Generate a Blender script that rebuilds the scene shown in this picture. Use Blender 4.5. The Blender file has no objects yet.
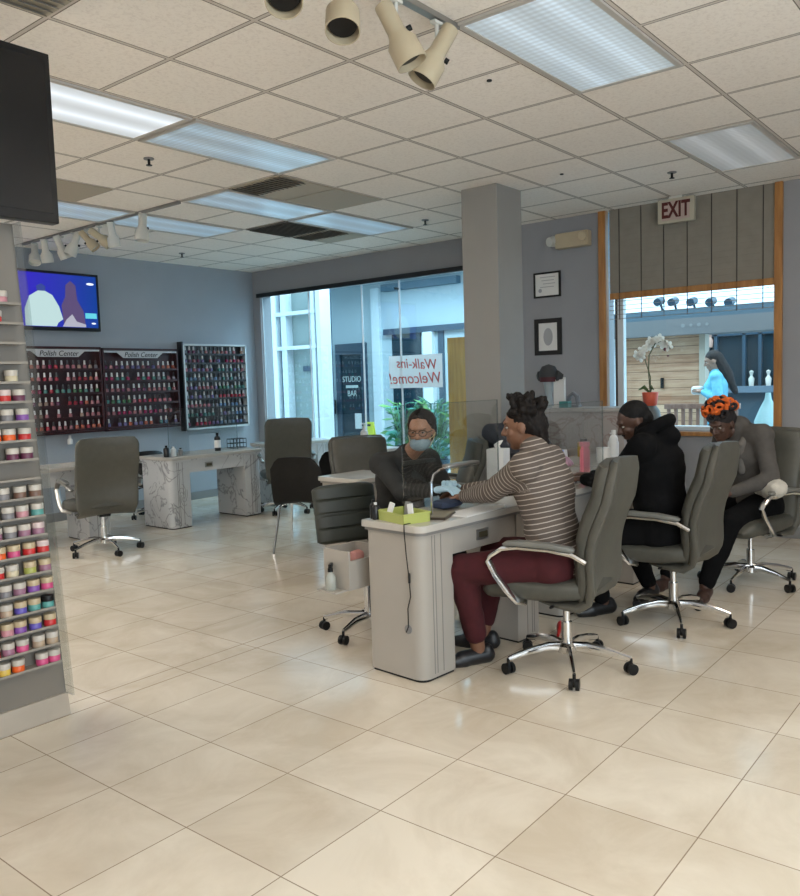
import bpy, bmesh, math, random
from mathutils import Vector, Matrix, Quaternion
from mathutils.bvhtree import BVHTree
random.seed(7)
S = bpy.context.scene
COL = S.collection
PI = math.pi
V = Vector

# ------------------------------------------------------------------ camera
HD, PT, RL, FPX = 0.680767450, -0.0811718238, -0.0313486595, 813.0
CAM = V((-3.08971565, -2.74323512, 1.449))
fw = V((math.cos(HD)*math.cos(PT), math.sin(HD)*math.cos(PT), math.sin(PT)))
rt = V((math.sin(HD), -math.cos(HD), 0))
up = rt.cross(fw)
rt, up = rt*math.cos(RL)+up*math.sin(RL), up*math.cos(RL)-rt*math.sin(RL)
cd = bpy.data.cameras.new('camera'); cam = bpy.data.objects.new('camera', cd); COL.objects.link(cam)
cd.sensor_fit = 'HORIZONTAL'; cd.sensor_width = 36.0; cd.lens = FPX/800*36.0
cd.clip_start = 0.05; cd.clip_end = 200
M = Matrix((rt, up, -fw)).transposed().to_4x4(); M.translation = CAM
cam.matrix_world = M
S.camera = cam

# ------------------------------------------------------------------ sky, daylight, exposure
w = bpy.data.worlds.new('sky'); S.world = w; w.use_nodes = True
bg = w.node_tree.nodes['Background']
bg.inputs['Color'].default_value = (0.55, 0.79, 1.0, 1); bg.inputs['Strength'].default_value = 2.2
S.view_settings.view_transform = 'Standard'; S.view_settings.look = 'None'
S.view_settings.exposure = 0.58; S.view_settings.gamma = 1.0; S.view_settings.use_curve_mapping = False
H = 3.025

def area(name, loc, target, sx, sy, power, color):
    l = bpy.data.lights.new(name, 'AREA'); l.shape = 'RECTANGLE'; l.size = sx; l.size_y = sy
    l.energy = power; l.color = color
    o = bpy.data.objects.new(name, l); COL.objects.link(o); o.location = loc
    o.rotation_euler = (V(target)-V(loc)).to_track_quat('-Z', 'Y').to_euler()
    return o
# added unseen warm fill behind the camera; daylight over the courtyard beyond the glass
area('added_front_fill', (-2.2, -4.3, 1.7), (0.5, 2, 1.3), 4.5, 2.2, 50, (1.0, 0.92, 0.80))
area('courtyard_daylight', (7.2, 4.5, 4.6), (7.4, 4.6, 0), 3.5, 5.5, 520, (0.62, 0.86, 1.0))
area('street_daylight', (6.2, -0.6, 4.6), (6.9, 0, 0), 2.0, 3.5, 110, (1.0, 0.93, 0.86))

# ------------------------------------------------------------------ materials
def mat(name, col, rough=.5, metal=0, var=.0, scale=8, bump=0, emit=None, est=0, coat=0, alpha=None, sheen=0, spec=None):
    m = bpy.data.materials.new(name); m.use_nodes = True
    nt = m.node_tree; b = nt.nodes['Principled BSDF']
    c = (*col, 1)
    b.inputs['Base Color'].default_value = c
    b.inputs['Roughness'].default_value = rough; b.inputs['Metallic'].default_value = metal
    if coat: b.inputs['Coat Weight'].default_value = coat; b.inputs['Coat Roughness'].default_value = .08
    if sheen: b.inputs['Sheen Weight'].default_value = sheen
    if spec is not None: b.inputs['Specular IOR Level'].default_value = spec
    if emit: b.inputs['Emission Color'].default_value = (*emit, 1); b.inputs['Emission Strength'].default_value = est
    if var or bump:
        tc = nt.nodes.new('ShaderNodeTexCoord'); n = nt.nodes.new('ShaderNodeTexNoise')
        n.inputs['Scale'].default_value = scale; n.inputs['Detail'].default_value = 6
        nt.links.new(tc.outputs['Object'], n.inputs['Vector'])
        if var:
            r = nt.nodes.new('ShaderNodeMapRange')
            r.inputs['From Min'].default_value = .3; r.inputs['From Max'].default_value = .7
            r.inputs['To Min'].default_value = 1-var; r.inputs['To Max'].default_value = 1+var
            nt.links.new(n.outputs['Fac'], r.inputs['Value'])
            mx = nt.nodes.new('ShaderNodeVectorMath'); mx.operation = 'SCALE'
            mx.inputs[0].default_value = col
            nt.links.new(r.outputs['Result'], mx.inputs['Scale']); nt.links.new(mx.outputs[0], b.inputs['Base Color'])
        if bump:
            bp = nt.nodes.new('ShaderNodeBump'); bp.inputs['Strength'].default_value = bump; bp.inputs['Distance'].default_value = .01
            nt.links.new(n.outputs['Fac'], bp.inputs['Height']); nt.links.new(bp.outputs[0], b.inputs['Normal'])
    return m
def glassmat(name, tint=(.9, .97, 1), amount=.93, rough=.0):
    m = bpy.data.materials.new(name); m.use_nodes = True; nt = m.node_tree; nt.nodes.clear()
    o = nt.nodes.new('ShaderNodeOutputMaterial'); t = nt.nodes.new('ShaderNodeBsdfTransparent'); g = nt.nodes.new('ShaderNodeBsdfGlossy')
    g.inputs['Roughness'].default_value = rough
    t.inputs['Color'].default_value = (*tint, 1)
    fr = nt.nodes.new('ShaderNodeMapRange'); lw = nt.nodes.new('ShaderNodeLayerWeight'); lw.inputs['Blend'].default_value = .25
    fr.inputs['To Min'].default_value = .02; fr.inputs['To Max'].default_value = .55; nt.links.new(lw.outputs['Facing'], fr.inputs['Value'])
    mx = nt.nodes.new('ShaderNodeMixShader')
    nt.links.new(fr.outputs[0], mx.inputs[0]); nt.links.new(t.outputs[0], mx.inputs[1]); nt.links.new(g.outputs[0], mx.inputs[2])
    nt.links.new(mx.outputs[0], o.inputs[0])
    return m
def nodes(name, col=(.5, .5, .5), rough=.5):
    m = bpy.data.materials.new(name); m.use_nodes = True; nt = m.node_tree; b = nt.nodes['Principled BSDF']
    b.inputs['Base Color'].default_value = (*col, 1); b.inputs['Roughness'].default_value = rough
    def N(t, **k):
        n = nt.nodes.new(t)
        for a, v in k.items():
            if a.startswith('i_'):
                kk = a[2:]; kk = int(kk) if kk.isdigit() else kk.replace('_', ' ')
                n.inputs[kk].default_value = v
            else: setattr(n, a, v)
        return n
    L = lambda a, c: nt.links.new(a, c)
    def math_(op, a, c=None):
        n = N('ShaderNodeMath', operation=op)
        for i, q in enumerate((a, c)):
            if q is None: continue
            if isinstance(q, (int, float)): n.inputs[i].default_value = q
            else: L(q, n.inputs[i])
        return n.outputs[0]
    return m, b, N, L, math_

def floor_mat():
    m, b, N, L, mt = nodes('polished cream tile', rough=.13)
    g = N('ShaderNodeNewGeometry'); sp = N('ShaderNodeSeparateXYZ'); L(g.outputs['Position'], sp.inputs[0])
    K = .4572
    def grid(c, off):
        f = mt('FRACT', mt('DIVIDE', mt('SUBTRACT', c, off), K))
        return mt('LESS_THAN', mt('ABSOLUTE', mt('SUBTRACT', f, .5)), .4955)   # 1 inside, 0 on the joint
    gx = grid(sp.outputs[0], -1.094-K*40)
    ylow = grid(sp.outputs[1], -.992-K*40); yhigh = grid(sp.outputs[1], .803-K*40)
    above = mt('GREATER_THAN', sp.outputs[1], .803); below = mt('LESS_THAN', sp.outputs[1], .683)
    inside = mt('SUBTRACT', 1, mt('ADD', above, below))
    e1 = mt('GREATER_THAN', mt('ABSOLUTE', mt('SUBTRACT', sp.outputs[1], .683)), .003)
    e2 = mt('GREATER_THAN', mt('ABSOLUTE', mt('SUBTRACT', sp.outputs[1], .803)), .003)
    yy = mt('ADD', mt('ADD', mt('MULTIPLY', above, yhigh), mt('MULTIPLY', below, ylow)), inside)
    tile = mt('MULTIPLY', mt('MULTIPLY', gx, yy), mt('MULTIPLY', e1, e2))
    n1 = N('ShaderNodeTexNoise', i_Scale=2.2, i_Detail=8.0, i_Roughness=.62, i_Distortion=.8); L(g.outputs['Position'], n1.inputs['Vector'])
    # per tile tone
    cx = mt('FLOOR', mt('DIVIDE', mt('ADD', sp.outputs[0], 1.094+K*40), K)); cy = mt('FLOOR', mt('DIVIDE', mt('ADD', sp.outputs[1], .992+K*40), K))
    cb = N('ShaderNodeCombineXYZ'); L(cx, cb.inputs[0]); L(cy, cb.inputs[1])
    wn = N('ShaderNodeTexWhiteNoise'); L(cb.outputs[0], wn.inputs['Vector'])
    fac = mt('ADD', mt('MULTIPLY', n1.outputs['Fac'], .85), mt('MULTIPLY', wn.outputs['Value'], .16))
    cr = N('ShaderNodeValToRGB'); L(fac, cr.inputs[0])
    cr.color_ramp.elements[0].position = .36; cr.color_ramp.elements[0].color = (.58, .50, .39, 1)
    cr.color_ramp.elements[1].position = .68; cr.color_ramp.elements[1].color = (.74, .67, .56, 1)
    mx = N('ShaderNodeMix', data_type='RGBA'); L(tile, mx.inputs['Factor']); mx.inputs['A'].default_value = (.30, .23, .17, 1); L(cr.outputs[0], mx.inputs['B'])
    L(mx.outputs['Result'], b.inputs['Base Color'])
    rr = N('ShaderNodeMapRange', i_To_Min=.10, i_To_Max=.22); L(n1.outputs['Fac'], rr.inputs['Value']); L(rr.outputs[0], b.inputs['Roughness'])
    return m
def ceiling_mat():
    m, b, N, L, mt = nodes('fissured ceiling tile', rough=.95)
    g = N('ShaderNodeNewGeometry'); sp = N('ShaderNodeSeparateXYZ'); L(g.outputs['Position'], sp.inputs[0])
    T = .61
    def dist(c):
        f = mt('FRACT', mt('ADD', mt('DIVIDE', c, T), 40.5))
        return mt('MULTIPLY', mt('ABSOLUTE', mt('SUBTRACT', f, .5)), T)
    d = mt('MINIMUM', dist(sp.outputs[0]), dist(sp.outputs[1]))
    line = mt('MULTIPLY', mt('GREATER_THAN', d, .009), mt('LESS_THAN', d, .0145))  # thin shade along the T-bar edges, painted into the colour
    bar = mt('LESS_THAN', d, .009)
    n1 = N('ShaderNodeTexNoise', i_Scale=55.0, i_Detail=5.0, i_Roughness=.7); L(g.outputs['Position'], n1.inputs['Vector'])
    cr = N('ShaderNodeValToRGB'); L(n1.outputs['Fac'], cr.inputs[0])
    cr.color_ramp.elements[0].position = .30; cr.color_ramp.elements[0].color = (.80, .735, .67, 1)
    cr.color_ramp.elements[1].position = .52; cr.color_ramp.elements[1].color = (.93, .87, .80, 1)
    mx = N('ShaderNodeMix', data_type='RGBA'); L(bar, mx.inputs['Factor']); L(cr.outputs[0], mx.inputs['A']); mx.inputs['B'].default_value = (.62, .56, .50, 1)
    m2 = N('ShaderNodeMix', data_type='RGBA'); L(line, m2.inputs['Factor']); L(mx.outputs['Result'], m2.inputs['A']); m2.inputs['B'].default_value = (.20, .17, .145, 1)
    L(m2.outputs['Result'], b.inputs['Base Color'])
    bp = N('ShaderNodeBump', i_Strength=.35, i_Distance=.004); L(n1.outputs['Fac'], bp.inputs['Height']); L(bp.outputs[0], b.inputs['Normal'])
    return m
def wood_mat(name, c1, c2, scale=(1, 12, 12), rough=.4, planks=None, axis=2):
    m, b, N, L, mt = nodes(name, rough=rough)
    tc = N('ShaderNodeTexCoord'); mp = N('ShaderNodeMapping'); mp.inputs['Scale'].default_value = scale
    L(tc.outputs['Object'], mp.inputs[0])
    n = N('ShaderNodeTexNoise', i_Scale=3.0, i_Detail=6.0); L(mp.outputs[0], n.inputs['Vector'])
    cr = N('ShaderNodeValToRGB')
    cr.color_ramp.elements[0].position = .3; cr.color_ramp.elements[0].color = (*c1, 1)
    cr.color_ramp.elements[1].position = .7; cr.color_ramp.elements[1].color = (*c2, 1)
    if planks:
        g = N('ShaderNodeNewGeometry'); sp = N('ShaderNodeSeparateXYZ'); L(g.outputs['Position'], sp.inputs[0])
        q = mt('DIVIDE', sp.outputs[axis], planks)
        cb = N('ShaderNodeCombineXYZ'); L(mt('FLOOR', q), cb.inputs[0]); wn = N('ShaderNodeTexWhiteNoise'); L(cb.outputs[0], wn.inputs['Vector'])
        fac = mt('ADD', mt('MULTIPLY', n.outputs['Fac'], .55), mt('MULTIPLY', wn.outputs['Value'], .42))
        L(fac, cr.inputs[0])
        j = mt('LESS_THAN', mt('FRACT', q), .06)
        mx = N('ShaderNodeMix', data_type='RGBA'); L(j, mx.inputs['Factor']); L(cr.outputs[0], mx.inputs['A']); mx.inputs['B'].default_value = (c1[0]*.35, c1[1]*.3, c1[2]*.3, 1)
        L(mx.outputs['Result'], b.inputs['Base Color'])
    else:
        L(n.outputs['Fac'], cr.inputs[0]); L(cr.outputs[0], b.inputs['Base Color'])
    return m
def marble_mat(name, base, vein, scale=3, rough=.3):
    m, b, N, L, mt = nodes(name, rough=rough)
    tc = N('ShaderNodeTexCoord')
    n = N('ShaderNodeTexNoise', i_Scale=float(scale), i_Detail=4.0, i_Distortion=1.6); L(tc.outputs['Object'], n.inputs['Vector'])
    d = mt('ABSOLUTE', mt('SUBTRACT', n.outputs['Fac'], .5))
    cr = N('ShaderNodeValToRGB'); L(d, cr.inputs[0])
    cr.color_ramp.elements[0].position = 0; cr.color_ramp.elements[0].color = (*vein, 1)
    cr.color_ramp.elements[1].position = .022; cr.color_ramp.elements[1].color = (*base, 1)
    L(cr.outputs[0], b.inputs['Base Color'])
    return m
def panel_mat(name, col, strength, rib=160):
    m, b, N, L, mt = nodes(name, col=(.55, .6, .62), rough=.25)
    g = N('ShaderNodeNewGeometry'); sp = N('ShaderNodeSeparateXYZ'); L(g.outputs['Position'], sp.inputs[0])
    # prismatic lens: fine ribs; two tubes glow behind it
    rb = mt('ADD', mt('MULTIPLY', mt('SINE', mt('MULTIPLY', sp.outputs[0], float(rib))), .22), .78)
    ry = mt('ADD', mt('MULTIPLY', mt('SINE', mt('MULTIPLY', sp.outputs[1], float(rib))), .12), .88)
    f = mt('FRACT', mt('ADD', mt('DIVIDE', sp.outputs[1], .61), 40.0))
    t1 = mt('ABSOLUTE', mt('SUBTRACT', mt('ABSOLUTE', mt('SUBTRACT', f, .5)), .2))
    tube = mt('ADD', mt('MULTIPLY', mt('POWER', mt('SUBTRACT', 1, t1), 9.0), .75), .45)
    L(mt('MULTIPLY', mt('MULTIPLY', mt('MULTIPLY', rb, ry), tube), strength), b.inputs['Emission Strength'])
    b.inputs['Emission Color'].default_value = (*col, 1)
    return m
def stripes_mat(name, c1, c2, pitch, duty=.8, attr='stripe', rough=.9):
    m, b, N, L, mt = nodes(name, rough=rough)
    a = N('ShaderNodeAttribute', attribute_name=attr)
    tc = N('ShaderNodeTexCoord'); n = N('ShaderNodeTexNoise', i_Scale=14.0, i_Detail=3.0); L(tc.outputs['Object'], n.inputs['Vector'])
    q = mt('FRACT', mt('DIVIDE', mt('ADD', a.outputs['Fac'], mt('MULTIPLY', n.outputs['Fac'], .006)), pitch))
    s = mt('GREATER_THAN', q, duty)
    mx = N('ShaderNodeMix', data_type='RGBA'); L(s, mx.inputs['Factor']); mx.inputs['A'].default_value = (*c1, 1); mx.inputs['B'].default_value = (*c2, 1)
    L(mx.outputs['Result'], b.inputs['Base Color'])
    n2 = N('ShaderNodeTexNoise', i_Scale=9.0); L(tc.outputs['Object'], n2.inputs['Vector'])
    bp = N('ShaderNodeBump', i_Strength=.4, i_Distance=.02); L(n2.outputs['Fac'], bp.inputs['Height']); L(bp.outputs[0], b.inputs['Normal'])
    return m

def transl(name, col):
    m, b, N, L, mt = nodes(name, col, .8); t = N('ShaderNodeBsdfTranslucent'); t.inputs['Color'].default_value = (*col, 1)
    mx = N('ShaderNodeMixShader'); mx.inputs[0].default_value = .55; out = [n for n in m.node_tree.nodes if n.type == 'OUTPUT_MATERIAL'][0]
    L(b.outputs[0], mx.inputs[1]); L(t.outputs[0], mx.inputs[2]); L(mx.outputs[0], out.inputs[0]); return m
CR = dict(
 wall=mat('blue grey wall paint', (.30, .305, .325), .7, var=.03, scale=3),
 backwall=mat('blue grey back wall paint', (.33, .365, .41), .7, var=.03, scale=3),
 column=mat('column paint', (.30, .29, .272), .7, var=.03, scale=3),
 ledge=mat('off white plastic', (.62, .60, .55), .45),
 chairgrey=mat('grey green leatherette', (.066, .064, .052), .5, var=.08, scale=30, bump=.12),
 chairback=mat('grey green leatherette shell', (.080, .077, .063), .48, var=.06, scale=20, bump=.1),
 stoolgreen=mat('dark green grey vinyl', (.036, .039, .031), .5, var=.08, scale=20, bump=.1),
 chrome=mat('polished chrome', (.72, .72, .72), .12, 1),
 fixture=mat('light fixture frame', (.50, .47, .43), .5, var=.03),
 brushed=mat('brushed aluminium', (.36, .35, .33), .35, .8),
 black=mat('black plastic', (.007, .007, .0075), .4, var=.2, scale=20, spec=.3),
 blackgloss=mat('glossy black', (.006, .006, .007), .3, var=.1, scale=3),
 armgrey=mat('grey arm pad', (.16, .16, .145), .45, var=.05, scale=20),
 desk=mat('off white laminate', (.38, .35, .31), .35, var=.03, scale=4),
 desktop=mat('grey white laminate top', (.50, .47, .425), .25, var=.04, scale=6),
 marble=marble_mat('white marbled laminate', (.56, .56, .56), (.24, .24, .25), 2.4),
 groove=mat('grey groove', (.22, .21, .20), .5),
 oak=wood_mat('golden oak', (.30, .13, .035), (.48, .23, .07), (8, 8, 1)),
 blind=mat('beige blind cloth', (.27, .245, .205), .8, var=.06, scale=10),
 cord=mat('dark cord', (.07, .06, .055), .8),
 white=mat('white plastic', (.75, .75, .74), .35),
 whiteframe=mat('white painted metal', (.62, .66, .68), .4),
 cream=mat('cream enamel', (.50, .42, .29), .4, var=.04, scale=10),
 frost=mat('pale enamel', (.60, .60, .56), .35),
 glass=glassmat('clear glass', (.86, .95, .97)),
 acrylic=glassmat('clear acrylic', (.93, .95, .95)),
 rackwood=mat('dark cherry wood', (.045, .012, .014), .35, var=.3, scale=12),
 rackblack=mat('black lacquer', (.012, .011, .013), .3),
 paper=mat('white paper', (.75, .74, .72), .8),
 ink=mat('dark ink', (.02, .02, .02), .8),
 grey=mat('mid grey', (.22, .22, .22), .6),
 teal=mat('teal', (.06, .25, .24), .4),
)
# ------------------------------------------------------------------ mesh helpers
class MB:
    def __init__(s): s.bm = bmesh.new(); s.mi = 0; s.bv = False
    def _add(s, t, mtx=None):
        if mtx is not None: bmesh.ops.transform(t, matrix=mtx, verts=t.verts)
        for f in t.faces: f.material_index = s.mi
        me = bpy.data.meshes.new('t'); t.to_mesh(me); t.free(); s.bm.from_mesh(me); bpy.data.meshes.remove(me); return s
    def box(s, c, d, bev=0, rot=None, seg=2):
        t = bmesh.new(); bmesh.ops.create_cube(t, size=1)
        bmesh.ops.scale(t, vec=d, verts=t.verts)
        if bev: bmesh.ops.bevel(t, geom=t.edges[:], offset=min(bev, min(d)*.49), segments=seg, affect='EDGES', profile=.5); s.bv = True
        m = Matrix.Translation(c)
        if rot: m = m @ Matrix.Rotation(rot[2], 4, 'Z') @ Matrix.Rotation(rot[1], 4, 'Y') @ Matrix.Rotation(rot[0], 4, 'X')
        return s._add(t, m)
    def bb(s, a, b, bev=0):
        a, b = V(a), V(b); return s.box((a+b)/2, [max(abs(q), 1e-4) for q in (b-a)], bev)
    def cyl(s, p, q, r, r2=None, n=20):
        p, q = V(p), V(q); d = q-p
        t = bmesh.new(); bmesh.ops.create_cone(t, cap_ends=True, segments=n, radius1=r, radius2=r if r2 is None else r2, depth=d.length)
        return s._add(t, Matrix.Translation((p+q)/2) @ d.to_track_quat('Z', 'Y').to_matrix().to_4x4())
    def ball(s, c, r, rot=None, n=16):
        t = bmesh.new(); bmesh.ops.create_uvsphere(t, u_segments=n, v_segments=max(6, n//2+2), radius=1)
        r = (r, r, r) if isinstance(r, (int, float)) else r
        m = Matrix.Translation(c)
        if rot is not None: m = m @ (rot.to_4x4() if isinstance(rot, Matrix) else rot.to_matrix().to_4x4())
        return s._add(t, m @ Matrix.Diagonal((*r, 1)))
    def lathe(s, prof, c=(0, 0, 0), n=20, rot=None):
        t = bmesh.new(); rings = []
        for r, z in prof:
            rings.append([t.verts.new((r*math.cos(2*PI*k/n), r*math.sin(2*PI*k/n), z)) for k in range(n)])
        for a, b in zip(rings, rings[1:]):
            for k in range(n): t.faces.new((a[k], a[(k+1) % n], b[(k+1) % n], b[k]))
        t.faces.new(rings[0][::-1]); t.faces.new(rings[-1])
        m = Matrix.Translation(c)
        if rot is not None: m = m @ rot.to_matrix().to_4x4()
        return s._add(t, m)
    def tube(s, pts, r, n=8, closed=False, flat=1.0):
        pts = [V(p) for p in pts]; t = bmesh.new(); rings = []; N_ = len(pts); ref = None
        rr = r if isinstance(r, (list, tuple)) else [r]*N_
        for i, p in enumerate(pts):
            a = pts[(i-1) % N_] if (closed or i) else p; b = pts[(i+1) % N_] if (closed or i < N_-1) else p
            d = (b-a).normalized()
            if ref is None: ref = V((0, 0, 1)) if abs(d.z) < .9 else V((1, 0, 0))
            u = (ref-d*ref.dot(d)).normalized(); v = d.cross(u); ref = u
            rings.append([t.verts.new(p+(u*math.cos(2*PI*k/n)+v*math.sin(2*PI*k/n)*flat)*rr[i]) for k in range(n)])
        pr = list(zip(rings, rings[1:]))
        if closed: pr.append((rings[-1], rings[0]))
        for a, b in pr:
            for k in range(n): t.faces.new((a[k], a[(k+1) % n], b[(k+1) % n], b[k]))
        if not closed: t.faces.new(rings[0][::-1]); t.faces.new(rings[-1])
        bmesh.ops.recalc_face_normals(t, faces=t.faces)
        return s._add(t)
    def prism(s, poly, d0, d1, plane='xy', bev=0):
        """poly: 2-D outline; extruded d0..d1 on the third axis"""
        def P(a, b, c): return {'xy': (a, b, c), 'yz': (c, a, b), 'xz': (a, c, b)}[plane]
        t = bmesh.new(); lo = [t.verts.new(P(a, b, d0)) for a, b in poly]; hi = [t.verts.new(P(a, b, d1)) for a, b in poly]
        n = len(poly); t.faces.new(lo[::-1]); t.faces.new(hi)
        for k in range(n): t.faces.new((lo[k], lo[(k+1) % n], hi[(k+1) % n], hi[k]))
        bmesh.ops.recalc_face_normals(t, faces=t.faces)
        if bev: bmesh.ops.bevel(t, geom=t.edges[:], offset=bev, segments=2, affect='EDGES', profile=.5); s.bv = True
        return s._add(t)
    def slab(s, path, ws, ts, e=.35, n=28, bow=None):
        """cushion: rounded-rectangle section swept along path of (y,z); half widths ws (x), half thickness ts"""
        t = bmesh.new(); rings = []; m = len(path)
        def sg(v): return math.copysign(abs(v)**e, v)
        P = [V((0, a, b)) for a, b in path]
        for i in range(m):
            d = (P[min(i+1, m-1)]-P[max(i-1, 0)]).normalized(); nn = V((0, -d.z, d.y))
            k_end = 1
            ring = []
            for k in range(n):
                a = 2*PI*k/n; x = sg(math.cos(a))*ws[i]; h = math.sin(a); h = math.copysign(abs(h)**.6, h)*ts[i]
                off = (bow[i]*(x/max(ws[i], 1e-6))**2 if bow else 0)
                ring.append(t.verts.new(P[i]+V((x, 0, 0))+nn*(h+off)))
            rings.append(ring)
        for a, b in zip(rings, rings[1:]):
            for k in range(n): t.faces.new((a[k], a[(k+1) % n], b[(k+1) % n], b[k]))
        t.faces.new(rings[0][::-1]); t.faces.new(rings[-1]); bmesh.ops.recalc_face_normals(t, faces=t.faces)
        return s._add(t)
    def cap(s, p, q, r1, r2=None, n=12):
        r2 = r1 if r2 is None else r2; p, q = V(p), V(q); d = q-p; L = d.length
        if L < 1e-5: return s.ball(p, max(r1, r2), n=n)
        prof = []
        for k in range(5): a = -PI/2+k*PI/8*.98; prof.append((max(r1*math.cos(a), 1e-4), r1*math.sin(a)))
        for k in range(5): a = k*PI/8+.02; prof.append((max(r2*math.cos(a), 1e-4), L+r2*math.sin(a)))
        return s.lathe(prof, p, n, d.to_track_quat('Z', 'Y'))
    def xf(s, m): bmesh.ops.transform(s.bm, matrix=m, verts=s.bm.verts); return s
    def build(s, name, m, parent=None, smooth=True, ang=40):
        me = bpy.data.meshes.new(name); s.bm.to_mesh(me); s.bm.free()
        for q in (m if isinstance(m, (list, tuple)) else [m]): me.materials.append(CR[q] if isinstance(q, str) else q)
        if smooth:
            me.polygons.foreach_set('use_smooth', [True]*len(me.polygons))
            me.set_sharp_from_angle(angle=math.radians(ang))
        o = bpy.data.objects.new(name, me); COL.objects.link(o)
        if s.bv: wn = o.modifiers.new('weighted normals', 'WEIGHTED_NORMAL'); wn.keep_sharp = True
        if parent is not None: o.parent = parent
        return o
def tag(o, label, cat, group=None, kind=None):
    o['label'] = label; o['category'] = cat
    if group: o['group'] = group
    if kind: o['kind'] = kind
    return o
def thing(name, label, cat, loc=(0, 0, 0), rz=0, group=None):
    o = bpy.data.objects.new(name, None); o.empty_display_size = .05; COL.objects.link(o); o.location = loc; o.rotation_euler = (0, 0, rz)
    return tag(o, label, cat, group)
def struct(o, label=None):
    o['kind'] = 'structure'
    if label: o['label'] = label
    return o
def dup(root, loc, rz, label=None, group=None):
    def cp(o, par):
        c = o.copy(); COL.objects.link(c)
        if par is not None: c.parent = par
        for ch in o.children: cp(ch, c)
        return c
    r = cp(root, None); r.location = loc; r.rotation_euler = (0, 0, rz)
    if label: r['label'] = label
    if group: r['group'] = group
    return r
def text(body, size, mtx, m, parent=None, name='lettering', ext=.001, shear=0, sx=1, bold=0):
    c = bpy.data.curves.new('t', 'FONT'); c.body = body; c.size = size; c.extrude = ext; c.align_x = 'CENTER'; c.align_y = 'CENTER'; c.shear = shear; c.offset = bold
    o = bpy.data.objects.new('t', c); COL.objects.link(o); bpy.context.view_layer.update()
    me = bpy.data.meshes.new_from_object(o.evaluated_get(bpy.context.evaluated_depsgraph_get()))
    bpy.data.objects.remove(o); bpy.data.curves.remove(c)
    me.transform(mtx @ Matrix.Diagonal((sx, 1, 1, 1))); me.materials.clear(); me.materials.append(CR[m] if isinstance(m, str) else m)
    o = bpy.data.objects.new(name, me); COL.objects.link(o)
    if parent is not None: o.parent = parent
    return o
def face_mtx(pos, xdir, updir=(0, 0, 1)):
    x = V(xdir).normalized(); u = V(updir).normalized(); n = x.cross(u)
    m = Matrix((x, u, n)).transposed().to_4x4(); m.translation = V(pos); return m

# ================================================================== STRUCTURE
XW, XG, YB = 4.40, 4.56, 6.0
struct(MB().bb((-5.5, -4.6, -.1), (5.0, 6.3, 0)).build('floor', floor_mat()), 'polished cream stone tile floor')
struct(MB().bb((5.0, -4.6, -.12), (12, 14, -.02)).build('floor_courtyard', mat('pale paving', (.42, .45, .46), .5, var=.08, scale=2)), 'pale paving outside the windows')
struct(MB().bb((-5.5, -4.6, H), (5.0, 6.3, H+.1)).build('ceiling', ceiling_mat()), 'dropped ceiling of speckled square tiles')
struct(MB().bb((-5.5, YB, 0), (4.7, YB+.2, H)).build('wall_back', 'backwall'), 'blue grey wall behind the polish racks')
struct(MB().bb((-5.6, -4.6, 0), (-5.5, 6.2, H)).build('wall_left', 'wall'))
m = MB(); m.bb((-5.5, -4.7, 0), (-4.6, -4.6, H)); m.bb((.2, -4.7, 0), (4.6, -4.6, H)); m.bb((-4.6, -4.7, 2.8), (.2, -4.6, H)); m.bb((-4.6, -4.7, 0), (.2, -4.6, .5))
struct(m.build('wall_front', 'wall'))
WY0, WY1, WZ0, WZ1 = -.90, .70, .92, H
m = MB()
m.bb((XW, -4.6, 0), (XW+.2, WY0, H)); m.bb((XW, WY1, 0), (XW+.2, 2.30, H)); m.bb((XW, WY0, 0), (XW+.2, WY1, WZ0))
struct(m.build('wall_right', 'wall'), 'grey wall around the street window')
m = MB(); m.bb((XG, 2.30, 2.70), (XG+.2, 6.0, H)); m.bb((XG, 2.30, 0), (XG+.2, 6.0, .12)); m.bb((XG, 5.86, .12), (XG+.2, 6.0, 2.7)); m.bb((XG, 2.30, .12), (XG+.2, 2.42, 2.7))
struct(m.build('wall_glass_side', 'wall'), 'grey wall above and beside the tall glass partition')
struct(MB().bb((2.65, .82, 0), (3.04, 1.17, H), .008).build('wall_column', 'column'), 'square grey painted column standing in the room')
struct(MB().bb((XG-.05, 2.40, 2.66), (XG+.0, 5.88, 2.715), .004).build('trim_1', 'blackgloss'), 'black track along the top of the glass partition')
# glass partition panes
edges = [5.86, 4.95, 4.02, 3.42, 2.42]
for k in range(4):
    fr = MB(); y1, y0 = edges[k], edges[k+1]
    for q in (y0+.008, y1-.008): fr.bb((XG+.034, q-.003, .12), (XG+.046, q+.003, 2.66))
    f = struct(fr.build('window_%d' % (k+1), 'whiteframe'))
    MB().bb((XG+.036, y0+.014, .12), (XG+.044, y1-.014, 2.66)).build('window_pane', 'glass', f)
MB().cyl((XG-.03, 3.43, 2.56), (XG+.03, 3.43, 2.56), .014).build('trim_2', 'black')
struct(bpy.data.objects['trim_2'])
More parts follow.
